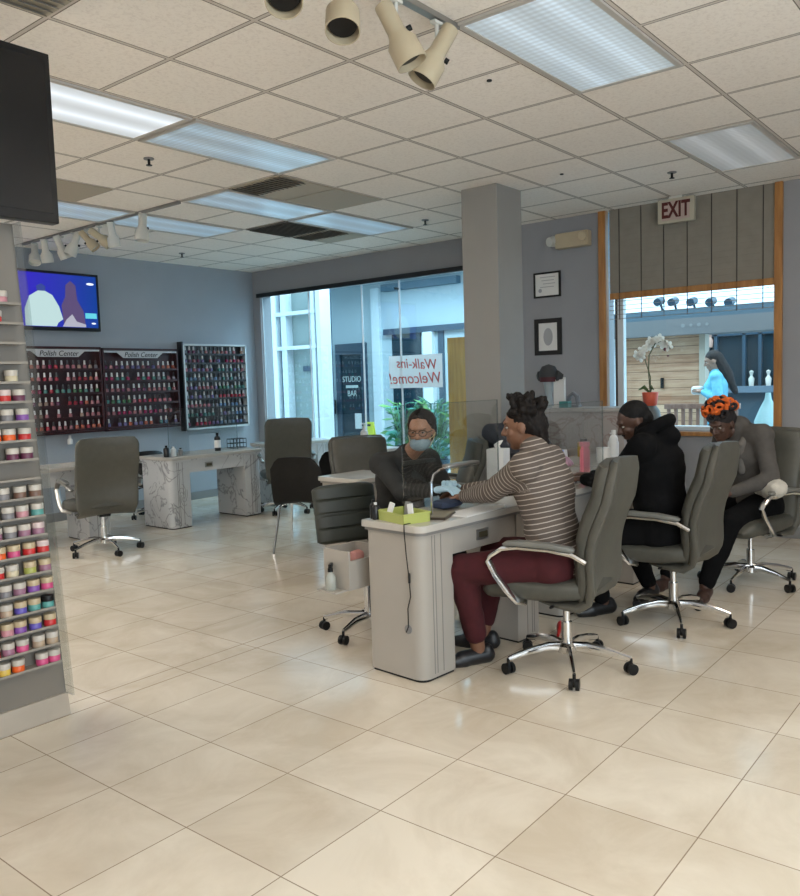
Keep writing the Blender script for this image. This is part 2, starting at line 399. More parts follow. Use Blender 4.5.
# street window: oak casing, inner jamb, sill, panes
m = MB(); c = .075
m.bb((XW-.03, WY1-.02, WZ0-.02), (XW+.04, WY1+.055, H), .004); m.bb((XW-.03, WY0-.01, WZ0-.02), (XW+.04, WY0+.055, H), .004)
m.bb((XW-.04, WY0-.01, WZ0-.05), (XW+.12, WY1+.055, WZ0-.01), .004)
win = struct(m.build('window_5', 'oak'), 'street window with golden oak casing')
m = MB(); m.bb((XW+.05, WY1-.16, WZ0), (XW+.12, WY1-.10, H), .003); m.bb((XW+.05, WY0+.02, WZ0), (XW+.1, WY0+.06, H), .003); m.bb((XW+.05, WY0, WZ0-.01), (XW+.16, WY1, WZ0+.035), .003)
m.build('window_frame', 'whiteframe', win)
MB().bb((XW+.055, WY1-.10, WZ0), (XW+.09, WY1-.075, H)).build('window_jamb', 'cord', win)
MB().bb((XW+.07, WY0, WZ0), (XW+.078, WY1, H)).build('window_pane', 'glass', win)
# baseboards
struct(MB().bb((-5.4, YB-.015, 0), (4.5, YB, .1), .003).build('baseboard_back', 'grey'))
struct(MB().bb((XW-.015, -4.5, 0), (XW, 2.3, .1), .003).build('baseboard_right', 'grey'))

# ================================================================== ceiling fixtures
T = .61
def light(i, j, n, mt_, label, w_=1):
    o = thing('ceiling_light', label, 'ceiling light', (i*T, j*T, H), 0, 'recessed fluorescent ceiling lights')
    X1, Y1 = n*T, w_*T; m = MB(); e = .028
    for a, b in (((0.012, .012), (X1-.012, .012+e)), ((.012, Y1-.012-e), (X1-.012, Y1-.012)), ((.012, .012+e), (.012+e, Y1-.012-e)), ((X1-.012-e, .012+e), (X1-.012, Y1-.012-e))):
        m.bb((*a, -.012), (*b, .0))
    m.build('frame', 'fixture', o)
    MB().bb((.04, .04, -.007), (X1-.04, Y1-.04, -.001)).build('diffuser', mt_, o)
dim = panel_mat('dim prismatic lens', (.46, .74, 1.0), .30)
brt = panel_mat('lit prismatic lens', (.86, .93, 1.0), .75, 0)
mid = panel_mat('cool prismatic lens', (.66, .84, 1.0), .42)
brx = panel_mat('added fill lens', (1.0, .88, .74), 9.5, 40)
bry = panel_mat('added fill lens far', (1.0, .95, .88), 24.0, 40)
light(0, -2, 2, mid, 'large ribbed ceiling light panel nearest the spotlights at the top')
light(4, -2, 2, panel_mat('half lit lens', (.8, .82, .86), .23), 'ceiling light panel nearest the EXIT sign and street window')
light(-2, 2, 2, brt, 'brightest long ceiling light panel, beside the large black television')
light(0, 2, 2, dim, 'pale blue ceiling light panel end to end with the brightest one')
light(2, 4, 2, dim, 'blue ceiling light panel between the two pairs of ceiling vents')
light(4, 4, 2, dim, 'blue ceiling light panel nearest the tall glass partition')
light(2, 6, 2, dim, 'far ceiling light panel nearest the corner above the polish racks')
light(0, 6, 2, dim, 'far ceiling light panel above the small row of spotlights')
for (i, j, lb) in ((-6, -2, 'beside the camera position'), (-7, -6, 'in the front left corner'), (-3, -6, 'over the shop front entrance'), (1, -6, 'in the front right corner'), (-8, 2, 'left of the display tower'), (-8, 6, 'in the back left corner'), (-5, -4, 'over the waiting area'), (2, -4, 'behind the row of customers')):  # unseen panels added out of view to brighten the room
    light(i, j, 2, brx, 'added unseen warm white light panel '+lb)
for (i, j, lb) in ((-5, 3, 'behind the display tower'), (-4, 5, 'above the hidden left end of the room'), (-5, 7, 'near the hidden back left corner'), (-3, 7, 'left of the wall television')):  # stronger unseen panels, added to light the back area
    light(i, j, 2, bry, 'added unseen white light panel '+lb)
def vent(i, j, kind, label):
    o = thing('ceiling_vent', label, 'ceiling vent', (i*T, j*T, H))
    c1 = mat('vent beige', (.43, .38, .30), .7); c2 = mat('vent grey', (.16, .15, .13), .6)
    MB().bb((.012, .012, -.008), (T-.012, T-.012, 0)).build('frame', c1 if kind != 'dark' else c2, o)
    if kind in ('half', 'dark', 'slat'):
        m = MB(); x1 = T*.5 if kind == 'half' else T-.03
        for k in range(12):
            y = .04+k*(T-.08)/11; m.box(((.03+x1)/2, y, -.014), (x1-.03, .03, .003), 0, (.5, 0, 0))
        m.build('louvre', c2, o)
vent(2, 3, 'half', 'beige and grey ceiling vent touching the blue light panel')
vent(3, 3, 'plain', 'plain beige ceiling vent plate beside the half louvred one')
vent(4, 5, 'dark', 'dark louvred ceiling vent nearest the glass partition')
vent(5, 5, 'half', 'beige ceiling vent beside the dark louvred one')
vent(0, 5, 'plain', 'beige ceiling vent plate above the wall television')
vent(-1, 5, 'dark', 'dark ceiling vent edge beside the large black television')
vent(-3, 0, 'slat', 'louvred air vent in the top left corner of the ceiling')
for k, (x, y, lb) in enumerate([(.3, 2.13, 'above the brightest ceiling light panel'), (3.38, -.34, 'near the EXIT sign'), (3.43, 2.13, 'to the left of the column'), (2.85, 5.25, 'nearest the polish racks')]):
    o = thing('fire_sprinkler', 'small dark ceiling sprinkler head '+lb, 'sprinkler', (x, y, H), 0)
    MB().cyl((0, 0, -.008), (0, 0, 0), .035).build('escutcheon', 'grey', o); MB().cyl((0, 0, -.045), (0, 0, -.008), .009).cyl((0, 0, -.05), (0, 0, -.045), .02).build('nozzle', 'black', o)
for (x, y, lb) in ((.70, -.36, 'small dark hole sensor in the tile beside the big ribbed light'), (2.79, .31, 'tiny ceiling sensor in front of the column')):
    tag(MB().cyl((0, 0, -.006), (0, 0, 0), .014).build('ceiling_sensor', 'black'), lb, 'sensor').location = (x, y, H)
# track lights
def spot_head(x, y, tilt, az, big, label, group, kind='bell', size=1.0, drop=.09):
    o = thing('track_spotlight', label, 'spotlight', (x, y, H-.03), 0, group)
    s = size; col = 'cream' if kind != 'pale' else 'frost'
    MB().box((0, 0, -.008), (.06, .03, .016), .004).cyl((0, 0, -drop), (0, 0, -.016), .009*s).build('stem', 'frost', o)
    R_ = Matrix.Translation((0, 0, -drop)) @ Matrix.Rotation(az, 4, 'Z') @ Matrix.Rotation(tilt, 4, 'Y')
    m = MB(); m.lathe([(.001, .12*s), (.036*s, .12*s), (.038*s, .11*s), (.038*s, 0), (.044*s, -.02*s), (.064*s, -.05*s), (.066*s, -.14*s), (.062*s, -.14*s), (.060*s, -.055*s), (.001, -.05*s)], n=24)
    m.xf(R_).build('lamp_shade', col, o)
    m = MB(); m.lathe([(.001, -.060*s), (.058*s, -.060*s), (.059*s, -.1*s), (.052*s, -.115*s), (.001, -.118*s)], n=24); m.xf(R_).build('bulb', 'black' if kind == 'bell' else 'frost', o)
    MB().cyl((.042*s, 0, -.01), (.062*s, 0, -.01), .012*s).xf(R_).build('knob', 'black', o)
tag(MB().bb((-2.4, -.635, -.026), (.03, -.595, 0), .004).build('light_track', 'brushed'), 'metal ceiling track carrying the large cream spotlights', 'light track').location = (0, 0, H)
g1 = 'large cream spotlights on the near track'
spot_head(-1.02, -.615, .55, .75, 1, 'large cream spotlight seen from below, cut by the top edge, leftmost of the four', g1, drop=.13)
spot_head(-.72, -.615, .42, .65, 1, 'large cream spotlight pointing down with black mouth, second from the left', g1, drop=.12)
spot_head(-.40, -.615, -.45, -.9, 1, 'large cream spotlight tilted away showing its long side, third from the left', g1, drop=.13)
spot_head(-.12, -.615, .55, -.75, 1, 'large cream spotlight nearest the end of the near track', g1, drop=.13)
tag(MB().bb((1.20, 3.05, -.024), (1.235, 5.75, 0), .004).build('light_track', 'grey'), 'long ceiling track carrying the small far spotlights', 'light track').location = (0, 0, H)
g2 = 'small pale spotlights on the far track'
for k, (y, tl, az, kd, sz, lb) in enumerate([(3.60, .1, 0, 'pale', .95, 'small white spotlight hanging alone at the near end of the far track'), (4.08, -.3, .6, 'pale', .85, 'small pale spotlight second from the near end of the far track'),
    (4.30, .9, 2.4, 'cream', .85, 'cream spotlight turned sideways, third from the near end of the far track'), (4.50, .7, 2.3, 'cream', .8, 'cream spotlight beside the sideways one on the far track'), (4.74, .4, -.6, 'pale', .9, 'round pale spotlight above the wall television'),
    (5.0, -.4, -.2, 'pale', .9, 'pale spotlight left of the round one above the wall television'), (5.3, -.2, .4, 'pale', .9, 'pale spotlight above the top left corner of the wall television'), (5.52, .5, 1.0, 'pale', .9, 'pale spotlight nearest the grey display tower on the far track')]):
    spot_head(1.218, y, tl, az, 0, lb, g2, kd, sz, drop=.10)
# ================================================================== OFFICE CHAIRS
def arc(n, f): return [f(k/(n-1)) for k in range(n)]
def office_chair(name, label, loc, rz, group=None, backh=1.04, w=.52, seatcol='chairgrey', backcol='chairback', base_rz=0, square=False):
    t = thing(name, label, 'chair', loc, rz, group)
    hw = w/2; FWD = .085; up_ = Matrix.Translation((0, FWD, 0))
    # seat: thick pad, front edge rolled down
    p = [(-.27, .425), (-.255, .44), (-.2, .445), (-.1, .435), (0, .432), (.1, .434), (.18, .43), (.235, .415), (.262, .395), (.27, .38)]
    ws = [hw*.55, hw*.8, hw*.9, hw*.95, hw*.97, hw*.98, hw*.97, hw*.93, hw*.8, hw*.5]; ts = [.02, .045, .052, .055, .056, .056, .054, .048, .034, .015]
    MB().slab(p, ws, ts).xf(up_).build('seat', seatcol, t)
    zt = backh
    # back shell (rear) and padded front
    def bp(f):  # f 0..1 bottom to top
        z = .36+(zt-.36)*f; y = -.205-.05*math.sin(min(1, f/.35)*PI/2)+.035*math.sin(PI*min(1, max(0, (f-.12)/.6)))-.12*max(0, f-.3)
        return y, z
    n = 22; F = [k/(n-1) for k in range(n)]
    path = [bp(f) for f in F]
    if square: wd = [hw*(.90+.04*min(1, f*4)) for f in F]
    else: wd = [hw*(.90+.08*math.sin(PI*min(1, f*1.15))-.10*max(0, f-.8)/.2) for f in F]
    wd[0] *= .82; wd[1] *= .93; wd[-1] *= .86; wd[-2] *= .96
    th = [.030]*n; th[0] = .012; th[1] = .024; th[-1] = .012; th[-2] = .024
    bow = [.045]*n
    MB().slab([(.0, .366), (-.08, .366), (-.15, .372), (-.20, .384)]+[(y-.010, z+.02) for y, z in path[1:]], [hw*.6, hw*.78, hw*.84, hw*.88]+wd[1:], [.008, .016, .022, .026]+th[1:], bow=[0, .0, .01, .03]+bow[1:]).xf(up_).build('backrest', backcol, t)
    wd2 = [q*.95 for q in wd]; th2 = [.034]*n; th2[0] = .012; th2[1] = .026; th2[-1] = .012; th2[-2] = .026
    th2 = [a-(.009 if (.62 < f < .66 or .36 < f < .40 or .86 < f < .90) else 0) for a, f in zip(th2, F)]
    MB().slab([(y+.034, z+.03) for y, z in path[:-1]]+[(path[-1][0]+.034, path[-1][1]+.012)], wd2, th2, bow=bow).xf(up_).build('back_cushion', seatcol, t)
    # arms
    for s in (-1, 1):
        x = s*(hw+.025)
        lp = [(x*.93, -.265, .60), (x, -.21, .635), (x, -.1, .650), (x, .05, .652), (x, .13, .640), (x, .19, .600), (x, .205, .575), (x, .17, .51), (x, .11, .435), (x*.97, .07, .392), (x*.75, .05, .375)]
        o = MB().tube(lp, .0135, 8, flat=1.6).xf(up_).build('armrest', 'chrome' if not square else 'brushed', t)
        MB().slab([(-.22, .655), (-.205, .660), (-.1, .671), (.05, .674), (.11, .668), (.125, .662)], [.012, .023, .026, .026, .022, .012], [.006, .011, .013, .013, .011, .006]).xf(up_ @ Matrix.Translation((x, 0, 0))).build('arm_pad', 'armgrey', o)
    b = MB(); b.box((0, .03, .372), (.2, .30, .028), .008).box((0, -.02, .35), (.1, .14, .04), .01); b.build('seat_mechanism', 'black', t)
    MB().tube([(.05, .02, .362), (.18, .03, .358), (.24, .03, .352)], .005).ball((.255, .03, .351), (.03, .012, .009)).build('tilt_lever', 'black', t)
    MB().tube([(-.05, .0, .362), (-.2, .0, .362)], .005).ball((-.215, 0, .362), (.026, .01, .008)).build('height_lever', 'black', t)
    MB().cyl((0, 0, .21), (0, 0, .345), .017).cyl((0, 0, .09), (0, 0, .235), .027).build('gas_lift', 'chrome', t)
    base = MB().lathe([(.03, .075), (.048, .08), (.05, .115), (.034, .13), (.028, .13)]).build('base_hub', 'chrome', t)
    for k in range(5):
        a = base_rz+k*2*PI/5; c, s_ = math.cos(a), math.sin(a); R = .31
        pts = [(c*r_, s_*r_, z_) for r_, z_ in ((.02, .108), (.1, .115), (.2, .102), (.27, .085), (R, .074))]
        l = MB().tube(pts, [.026, .024, .02, .017, .014], 8, flat=.55)
        l.build('base_leg', 'chrome', t)
        m = MB(); m.cyl((c*R, s_*R, .055), (c*R, s_*R, .078), .008)
        q = a+.9+k; px, py = -math.sin(q), math.cos(q)
        for e in (-1, 1): m.cyl((c*R+px*e*.007, s_*R+py*e*.007, .0275), (c*R+px*e*.024, s_*R+py*e*.024, .0275), .0272, n=18)
        m.ball((c*R, s_*R, .036), (.016, .016, .024), n=10)
        m.build('caster', 'black', t)
    return t
gC = 'grey padded office chairs on chrome bases'
office_chair('office_chair', 'grey padded office chair holding the person in the striped sweater', (.50, -.87, 0), math.radians(9), gC, base_rz=1.05)
office_chair('office_chair', 'grey padded office chair holding the man in the black hoodie', (1.52, -1.03, 0), math.radians(1), gC, base_rz=1.1)
office_chair('office_chair', 'grey padded office chair at the right edge under the person in the orange headwrap', (2.66, -1.14, 0), math.radians(70), gC, base_rz=.55)
office_chair('office_chair', 'grey square-backed office chair seen from behind beside the display tower', (.86, 3.93, 0), math.radians(-16), gC, backh=1.03, w=.58, square=True, base_rz=-.2)
office_chair('office_chair', 'grey square-backed office chair seen from behind below the smallest polish rack', (3.3, 4.12, 0), math.radians(-35), gC, backh=1.07, w=.56, square=True, base_rz=.3)
office_chair('office_chair', 'greyish office chair with dark looped arms behind the masked person', (2.0, 1.72, 0), math.radians(150), gC, backh=.98, w=.56, square=True)
office_chair('office_chair', 'grey office chair with wide back in front of the column, behind the tissue box', (2.12, 1.02, 0), math.radians(40), gC, backh=.97, w=.60, square=True)
office_chair('office_chair', 'small dark seat tucked under the marbled station below the smallest rack', (2.33, 5.2, 0), math.radians(170), gC, backh=.72, w=.40, square=True, seatcol='black', backcol='black')

# technician's stool with ribbed back
def stool(label, loc, rz):
    t = thing('technician_chair', label, 'chair', loc, rz)
    MB().slab([(-.2, .44), (-.18, .45), (-.1, .455), (.1, .455), (.18, .445), (.2, .43)], [.12, .19, .21, .21, .19, .12], [.015, .03, .036, .036, .03, .015]).build('seat', 'stoolgreen', t)
    n = 40; F = [k/(n-1) for k in range(n)]; path = [(-.20-.07*f, .50+.345*f) for f in F]
    wd = [.205]*n; wd[0] = .16; wd[1] = .19; wd[-1] = .15; wd[-2] = .185; wd[-3] = .2
    th = [.030-.009*(abs(math.sin(f*PI*4)) < .22) for f in F]; th[0] = th[-1] = .012; th[1] = th[-2] = .024
    MB().slab(path, wd, th, bow=[.025]*n).build('backrest', 'stoolgreen', t)
    MB().tube([(0, -.245, .62), (0, -.25, .5), (0, -.19, .42), (0, -.05, .405)], .012).box((0, 0, .40), (.16, .2, .03), .006).build('back_bracket', 'black', t)
    MB().cyl((0, 0, .09), (0, 0, .40), .022).build('gas_lift', 'chrome', t)
    for k in range(5):
        a = .55+k*2*PI/5; c, s_ = math.cos(a), math.sin(a); R = .27
        MB().tube([(0, 0, .10), (c*.15, s_*.15, .10), (c*R, s_*R, .075)], [.022, .02, .015], 8, flat=.6).build('base_leg', 'chrome', t)
        m = MB(); px, py = -math.sin(a+k), math.cos(a+k)
        for e in (-1, 1): m.cyl((c*R+px*e*.006, s_*R+py*e*.006, .026), (c*R+px*e*.022, s_*R+py*e*.022, .026), .026, n=16)
        m.cyl((c*R, s_*R, .04), (c*R, s_*R, .075), .008); m.build('caster', 'black', t)
    return t
stool('dark green grey ribbed technician chair behind the nearest desk', (.40, .36, 0), math.radians(158))

# black moulded side chairs
def shell_chair(label, loc, rz):
    t = thing('side_chair', label, 'chair', loc, rz, 'black moulded side chairs')
    n = 24; pts = []
    for k in range(n):
        f = k/(n-1)
        if f < .45: pts.append((.22-.42*f/.45, .445-.015*math.sin(f/.45*PI)))
        else: g = (f-.45)/.55; pts.append((-.20-.09*g-.03*math.sin(g*PI/2), .445+.40*g))
    wd = [.215+.02*math.sin(k/(n-1)*PI) for k in range(n)]; wd[0] = .17; wd[-1] = .14; wd[-2] = .18; wd[-3] = .2
    th = [.008]*n; th[0] = th[-1] = .004
    MB().slab(pts, wd, th, bow=[.03]*n).build('seat_shell', 'black', t)
    for sx in (-1, 1):
        MB().tube([(sx*.15, .12, .43), (sx*.19, .17, .40), (sx*.23, .23, .0)], .011).build('leg', 'chrome', t)
        MB().tube([(sx*.15, -.14, .43), (sx*.19, -.19, .40), (sx*.24, -.27, .0)], .011).build('leg', 'chrome', t)
    return t
shell_chair('black moulded side chair with metal legs left of the masked person', (1.95, 2.42, 0), math.radians(-60))
shell_chair('second black moulded side chair, half hidden behind the masked person', (2.55, 2.35, 0), math.radians(-75))

# ================================================================== NAIL DESKS
def nail_desk(label, loc, rz, Lx=1.15, D=.42, hgt=.77, ped=.24, body='desk', decor=False, group='manicure desks'):
    """local x along the desk, customer side is -y; origin at the left front corner of the top"""
    t = thing('manicure_desk', label, 'desk', loc, rz, group)
    def rounded(x0, x1, y0, y1, r, corner):
        P = []
        cs = [(x0, y0, PI), (x1, y0, 1.5*PI), (x1, y1, 0), (x0, y1, .5*PI)]
        for i, (x, y, a) in enumerate(cs):
            rr = r if i in corner else .004
            cx = x+rr if x == x0 else x-rr; cy = y+rr if y == y0 else y-rr
            for k in range(7): q = a+k*PI/12; P.append((cx+rr*math.cos(q), cy+rr*math.sin(q)))
        return P
    o = MB().prism(rounded(0, Lx, 0, D, .05, (0, 1)), hgt-.035, hgt, 'xy', .004).build('tabletop', 'desktop', t)
    MB().prism(rounded(.012, Lx-.012, .012, D-.01, .05, (0, 1)), hgt-.05, hgt-.035, 'xy').build('top_moulding', 'groove' if body == 'desk' else body, t)
    for i, x0 in enumerate((.025, Lx-.025-ped)):
        p = MB().prism(rounded(x0, x0+ped, .03, D-.02, .06, (0,) if i == 0 else (1,)), .012, hgt-.05, 'xy').build('pedestal', body, t)
        m = MB(); m.prism(rounded(x0+.006, x0+ped-.006, .036, D-.026, .05, (0,) if i == 0 else (1,)), 0, .012, 'xy'); m.build('plinth', 'black', p)
        m = MB()
        for gx in (.085, .105, .15): 
            xx = x0+gx if i == 0 else x0+ped-gx
            m.bb((xx-.0025, .0285, .03), (xx+.0025, .0312, hgt-.06))
        m.build('groove', 'groove', p)
        if decor:
            m = MB(); cx = x0+ped/2+.02; cz = hgt*.45
            for q in range(5):
                a0 = q*1.26; pts = [(cx+(.01+.05*u)*math.cos(a0+u*3), .0285, cz+(.02+.11*u)*math.sin(a0+u*3)) for u in [k/9 for k in range(10)]]
                m.tube(pts, .0022, 5)
            m.build('scroll_pattern', 'grey', p)
    dr = MB().bb((.025+ped, .04, hgt-.18), (Lx-.025-ped, .06, hgt-.05)).bb((.025+ped, .06, hgt-.17), (Lx-.025-ped, D-.1, hgt-.06)).build('drawer', body, t)
    m = MB().box((.025+ped+.25, .036, hgt-.115), (.1, .008, .055), .003); hd = m.build('drawer_handle', 'brushed', dr)
    MB().box((.025+ped+.25, .031, hgt-.115), (.07, .004, .03), .002).build('finger_recess', mat('dark brass', (.10, .085, .05), .4, .4), hd)
    return t
dA = nail_desk('nearest off white manicure desk with a cable hanging down its end panel', (-.125, -.45, 0), math.radians(-4.5), Lx=1.07, D=.40)
dB = nail_desk('off white manicure desk in front of the man in the black hoodie', (1.20, -.50, 0), math.radians(-2), Lx=1.25, D=.62)
dC = nail_desk('white marbled manicure desk below the polish racks', (1.83, 4.27, 0), math.radians(-1.5), Lx=1.25, D=.56, hgt=.75, body='marble', decor=True)
dD = nail_desk('white marbled manicure desk half hidden behind the square-backed chair on the left', (.05, 4.50, 0), math.radians(-3), Lx=1.25, D=.5, hgt=.75, body='marble', decor=True)
dE = nail_desk('white marbled manicure desk behind the square-backed chair beside the glass partition', (3.50, 4.55, 0), math.radians(-8), Lx=.95, D=.5, hgt=.75, body='marble', decor=True)
dG = nail_desk('pale desk crowded with bottles between the man in the hoodie and the marbled counter', (2.60, -.20, 0), 0, Lx=.90, D=.66)
dF = nail_desk('pale desk corner behind the black side chairs', (1.35, 1.25, 0), math.radians(-3), Lx=.5, D=.45, hgt=.74, ped=.12)

# acrylic sneeze shields
def shield(label, loc, rz, w_, z0, h_):
    t = thing('sneeze_shield', label, 'shield', loc, rz, 'clear sneeze shields')
    m = MB(); m.bb((0, -.002, z0), (w_*.28, .002, z0+h_)).bb((w_*.72, -.002, z0), (w_, .002, z0+h_)).bb((w_*.28, -.002, z0+.2), (w_*.72, .002, z0+h_))
    m.build('acrylic_pane', 'acrylic', t)
    m = MB(); m.bb((-.003, -.004, z0), (.001, .004, z0+h_)).bb((w_-.001, -.004, z0), (w_+.003, .004, z0+h_)).bb((0, -.004, z0+h_-.001), (w_, .004, z0+h_+.002))
    m.build('edge', glassmat('shield edge', (.75, .8, .8), rough=.2), t)
    for x in (.05, w_-.05): MB().bb((x-.02, -.06, z0), (x+.02, .06, z0+.004)).build('foot', 'acrylic', t)
shield('tall clear acrylic shield standing on the nearest desk', (.08, -.19, 0), math.radians(-4.5), .80, .77, .56)
shield('clear acrylic shield on the desk of the man in the hoodie', (1.3, -.2, 0), math.radians(-2), 1.0, .77, .5)
shield('clear acrylic shield on the marbled desk under the polish racks', (2.0, 4.5, 0), math.radians(-1.5), .9, .75, .5)

# ================================================================== DISPLAY TOWER AND JARS
tw = thing('display_tower', 'grey tapered display tower with rows of small powder jars', 'display stand', (0, 0, 0))
MB().prism([(-2.7, .10), (-1.285, .10), (-1.385, 2.16), (-2.7, 2.16)], .70, .80, 'xz').build('back_panel', mat('warm grey panel', (.20, .18, .155), .35, var=.04, scale=3), tw)
MB().prism([(-2.7, 0), (-1.275, 0), (-1.283, .105), (-2.7, .105)], .685, .83, 'xz', .004).build('plinth', mat('plinth grey', (.42, .37, .31), .45, var=.06, scale=5), tw)
m = MB()
m.prism([(-1.292, .105), (-1.283, .105), (-1.383, 2.16), (-1.392, 2.16)], .63, .70, 'xz'); m.build('side_rail', 'acrylic', tw)
zr = [.275+.0815*k for k in range(20)]
acr = mat('hazy acrylic shelf', (.29, .265, .23), .25)
for z in zr:
    xr = -1.285-.1*(z-.1)/2.06-.035
    MB().bb((-2.6, .632, z-.006), (xr, .70, z-.002)).bb((-2.6, .630, z-.006), (xr, .633, z+.004)).build('shelf', acr, tw)
jarcols = dict(red=(.55, .03, .03), pink=(.62, .08, .22), orange=(.75, .12, .02), purple=(.22, .08, .35), violet=(.12, .09, .42), teal=(.10, .33, .30), yellow=(.65, .45, .08), brown=(.18, .10, .07), beige=(.45, .34, .24), mauve=(.32, .15, .22), plum=(.13, .03, .07), grey=(.2, .19, .2), green=(.4, .42, .1), rose=(.55, .25, .28), cream=(.6, .52, .35))
JM = {k: mat('jar powder '+k, v, .35, var=.1, scale=30) for k, v in jarcols.items()}
LM = {'white': mat('jar lid white', (.52, .48, .42), .35), 'clear': mat('jar lid clear cream', (.50, .40, .25), .3), 'black': CR['black'], 'pinklid': mat('jar lid pink white', (.6, .48, .46), .35)}
# per row, from the right: (x gap from the right end in slots, powder colour, lid)
rows = {0: [(.5, 'pink', 'white'), (1.5, 'pink', 'white'), (3.4, 'orange', 'white'), (4.5, 'yellow', 'white'), (5.5, 'red', 'white')],
 1: [(.5, 'beige', 'white'), (1.6, 'beige', 'white'), (2.9, 'pink', 'white'), (4.0, 'mauve', 'white'), (5.1, 'red', 'white')],
 2: [(.5, 'red', 'clear'), (1.7, 'violet', 'clear'), (2.9, 'purple', 'clear'), (3.9, 'rose', 'clear'), (5, 'pink', 'clear')],
 3: [(.5, 'teal', 'black'), (1.6, 'teal', 'clear'), (2.7, 'violet', 'clear'), (3.8, 'beige', 'white'), (4.9, 'pink', 'white')],
 4: [(.4, 'pink', 'clear'), (1.5, 'purple', 'clear'), (2.6, 'mauve', 'white'), (3.7, 'grey', 'white'), (4.8, 'rose', 'white')],
 5: [(.4, 'mauve', 'clear'), (1.6, 'green', 'clear'), (3.0, 'cream', 'white'), (4.1, 'red', 'white')],
 6: [(.4, 'red', 'pinklid'), (1.5, 'red', 'clear'), (2.7, 'pink', 'clear'), (3.8, 'orange', 'clear')],
 7: [(.6, 'mauve', 'pinklid'), (1.7, 'mauve', 'white'), (2.8, 'grey', 'white'), (3.9, 'mauve', 'white')],
 8: [(.5, 'teal', 'white'), (1.7, 'rose', 'white'), (2.8, 'grey', 'white'), (3.9, 'beige', 'white')],
 9: [(.5, 'brown', 'white'), (1.7, 'brown', 'white'), (3.0, 'grey', 'white'), (4.1, 'grey', 'white')],
 11: [(.8, 'plum', 'white'), (1.9, 'plum', 'white'), (3.4, 'mauve', 'white')],
 12: [(.8, 'red', 'white'), (2.0, 'orange', 'white'), (3.1, 'orange', 'white')],
 13: [(.8, 'purple', 'white'), (2.0, 'grey', 'white'), (3.2, 'beige', 'white')],
 14: [(.9, 'plum', 'white'), (2.0, 'red', 'pinklid'), (3.1, 'red', 'white')],
 15: [(1.3, 'cream', 'white'), (2.9, 'grey', 'white')],
 16: [(2.5, 'grey', 'white'), (3.7, 'brown', 'white')],
 17: [(2.4, 'pink', 'white'), (3.5, 'red', 'white')],
 18: [(2.0, 'red', 'white'), (3.1, 'orange', 'white')],
 19: [(1.4, 'rose', 'white'), (2.8, 'mauve', 'white')]}
jp = {}
ordn = ['lowest', 'second lowest', 'third lowest', 'fourth lowest', 'fifth lowest', 'sixth lowest', 'seventh lowest', 'eighth lowest', 'ninth lowest', 'tenth lowest', '', 'ninth highest', 'eighth highest', 'seventh highest', 'sixth highest', 'fifth highest', 'fourth highest', 'third highest', 'second highest', 'topmost']
poss = ['rightmost', 'second from the right', 'third from the right', 'fourth from the right', 'fifth from the right']
lidw = {'white': 'white', 'clear': 'cream', 'black': 'black', 'pinklid': 'pink'}
for r, js in rows.items():
    z = zr[r]; xr = -1.285-.1*(z-.1)/2.06-.014
    for n_, (g, c_, l_) in enumerate(js):
        lb = '%s powder jar, %s lid, %s, on the %s tower shelf' % (c_, lidw[l_], poss[n_], ordn[r])
        x = xr-.033-g*.056*.98+.02
        if x < -1.85: continue
        if (c_, l_) not in jp:
            j = tag(MB().lathe([(.022, 0), (.0255, .003), (.0255, .026), (.023, .029), (.001, .0295)], n=18).build('powder_jar', JM[c_]), lb, 'jar', 'powder jars on the display tower')
            MB().lathe([(.001, .029), (.0265, .029), (.0268, .050), (.025, .053), (.001, .0535)], n=18).build('lid', LM[l_], j); jp[(c_, l_)] = j
            j.location = (x, .664, z-.002)
        else: dup(jp[(c_, l_)], (x, .664, z-.002), 0, lb)
# big television hung in front of the tower's top
tv = thing('television', 'large black television hanging at the top left edge', 'television', (0, 0, 0))
MB().bb((-2.47, .545, 2.155), (-1.258, .60, 2.847), .006).build('housing', 'blackgloss', tv)
MB().bb((-2.435, .542, 2.195), (-1.285, .546, 2.815)).build('screen', mat('dark screen', (.006, .0065, .008), .25), tv)
MB().bb((-2.1, .60, 2.25), (-1.32, .66, 2.75), .01).cyl((-1.8, .64, 2.5), (-1.8, .64, H), .025).build('bracket', 'black', tv)
def at(px, py, X0):
    d = fw + rt*((px-400)/FPX) - up*((py-448)/FPX)
    return CAM + d*((X0-CAM.x)/d.x)
# ================================================================== BACK WALL: TELEVISION AND POLISH RACKS
tv = thing('television', 'wall television showing people against a vivid blue picture', 'television', (1.60, YB-.10, 2.46), 0)
MB().bb((-.55, 0, -.325), (.55, .05, .325), .008).build('housing', 'blackgloss', tv)
MB().bb((-.2, .05, -.15), (.2, .0999, .15)).build('bracket', 'black', tv)
def emi(name, c, s=1.0):
    m, b, N, L, mt = nodes(name, (0, 0, 0), .3); b.inputs['Emission Color'].default_value = (*c, 1); b.inputs['Emission Strength'].default_value = s; return m
m_, b_, N_, L_, mt_ = nodes('television picture blue', (0, 0, 0), .3)
tc = N_('ShaderNodeTexCoord'); sp = N_('ShaderNodeSeparateXYZ'); L_(tc.outputs['Object'], sp.inputs[0]); r_ = N_('ShaderNodeValToRGB')
L_(mt_('ADD', mt_('MULTIPLY', sp.outputs[0], .9), .5), r_.inputs[0]); r_.color_ramp.elements[0].color = (.035, .008, .50, 1); r_.color_ramp.elements[1].color = (.001, .04, .25, 1)
L_(r_.outputs[0], b_.inputs['Emission Color']); b_.inputs['Emission Strength'].default_value = .8
sc = MB().bb((-.515, -.004, -.285), (.515, .0, .295)).build('screen', m_, tv)
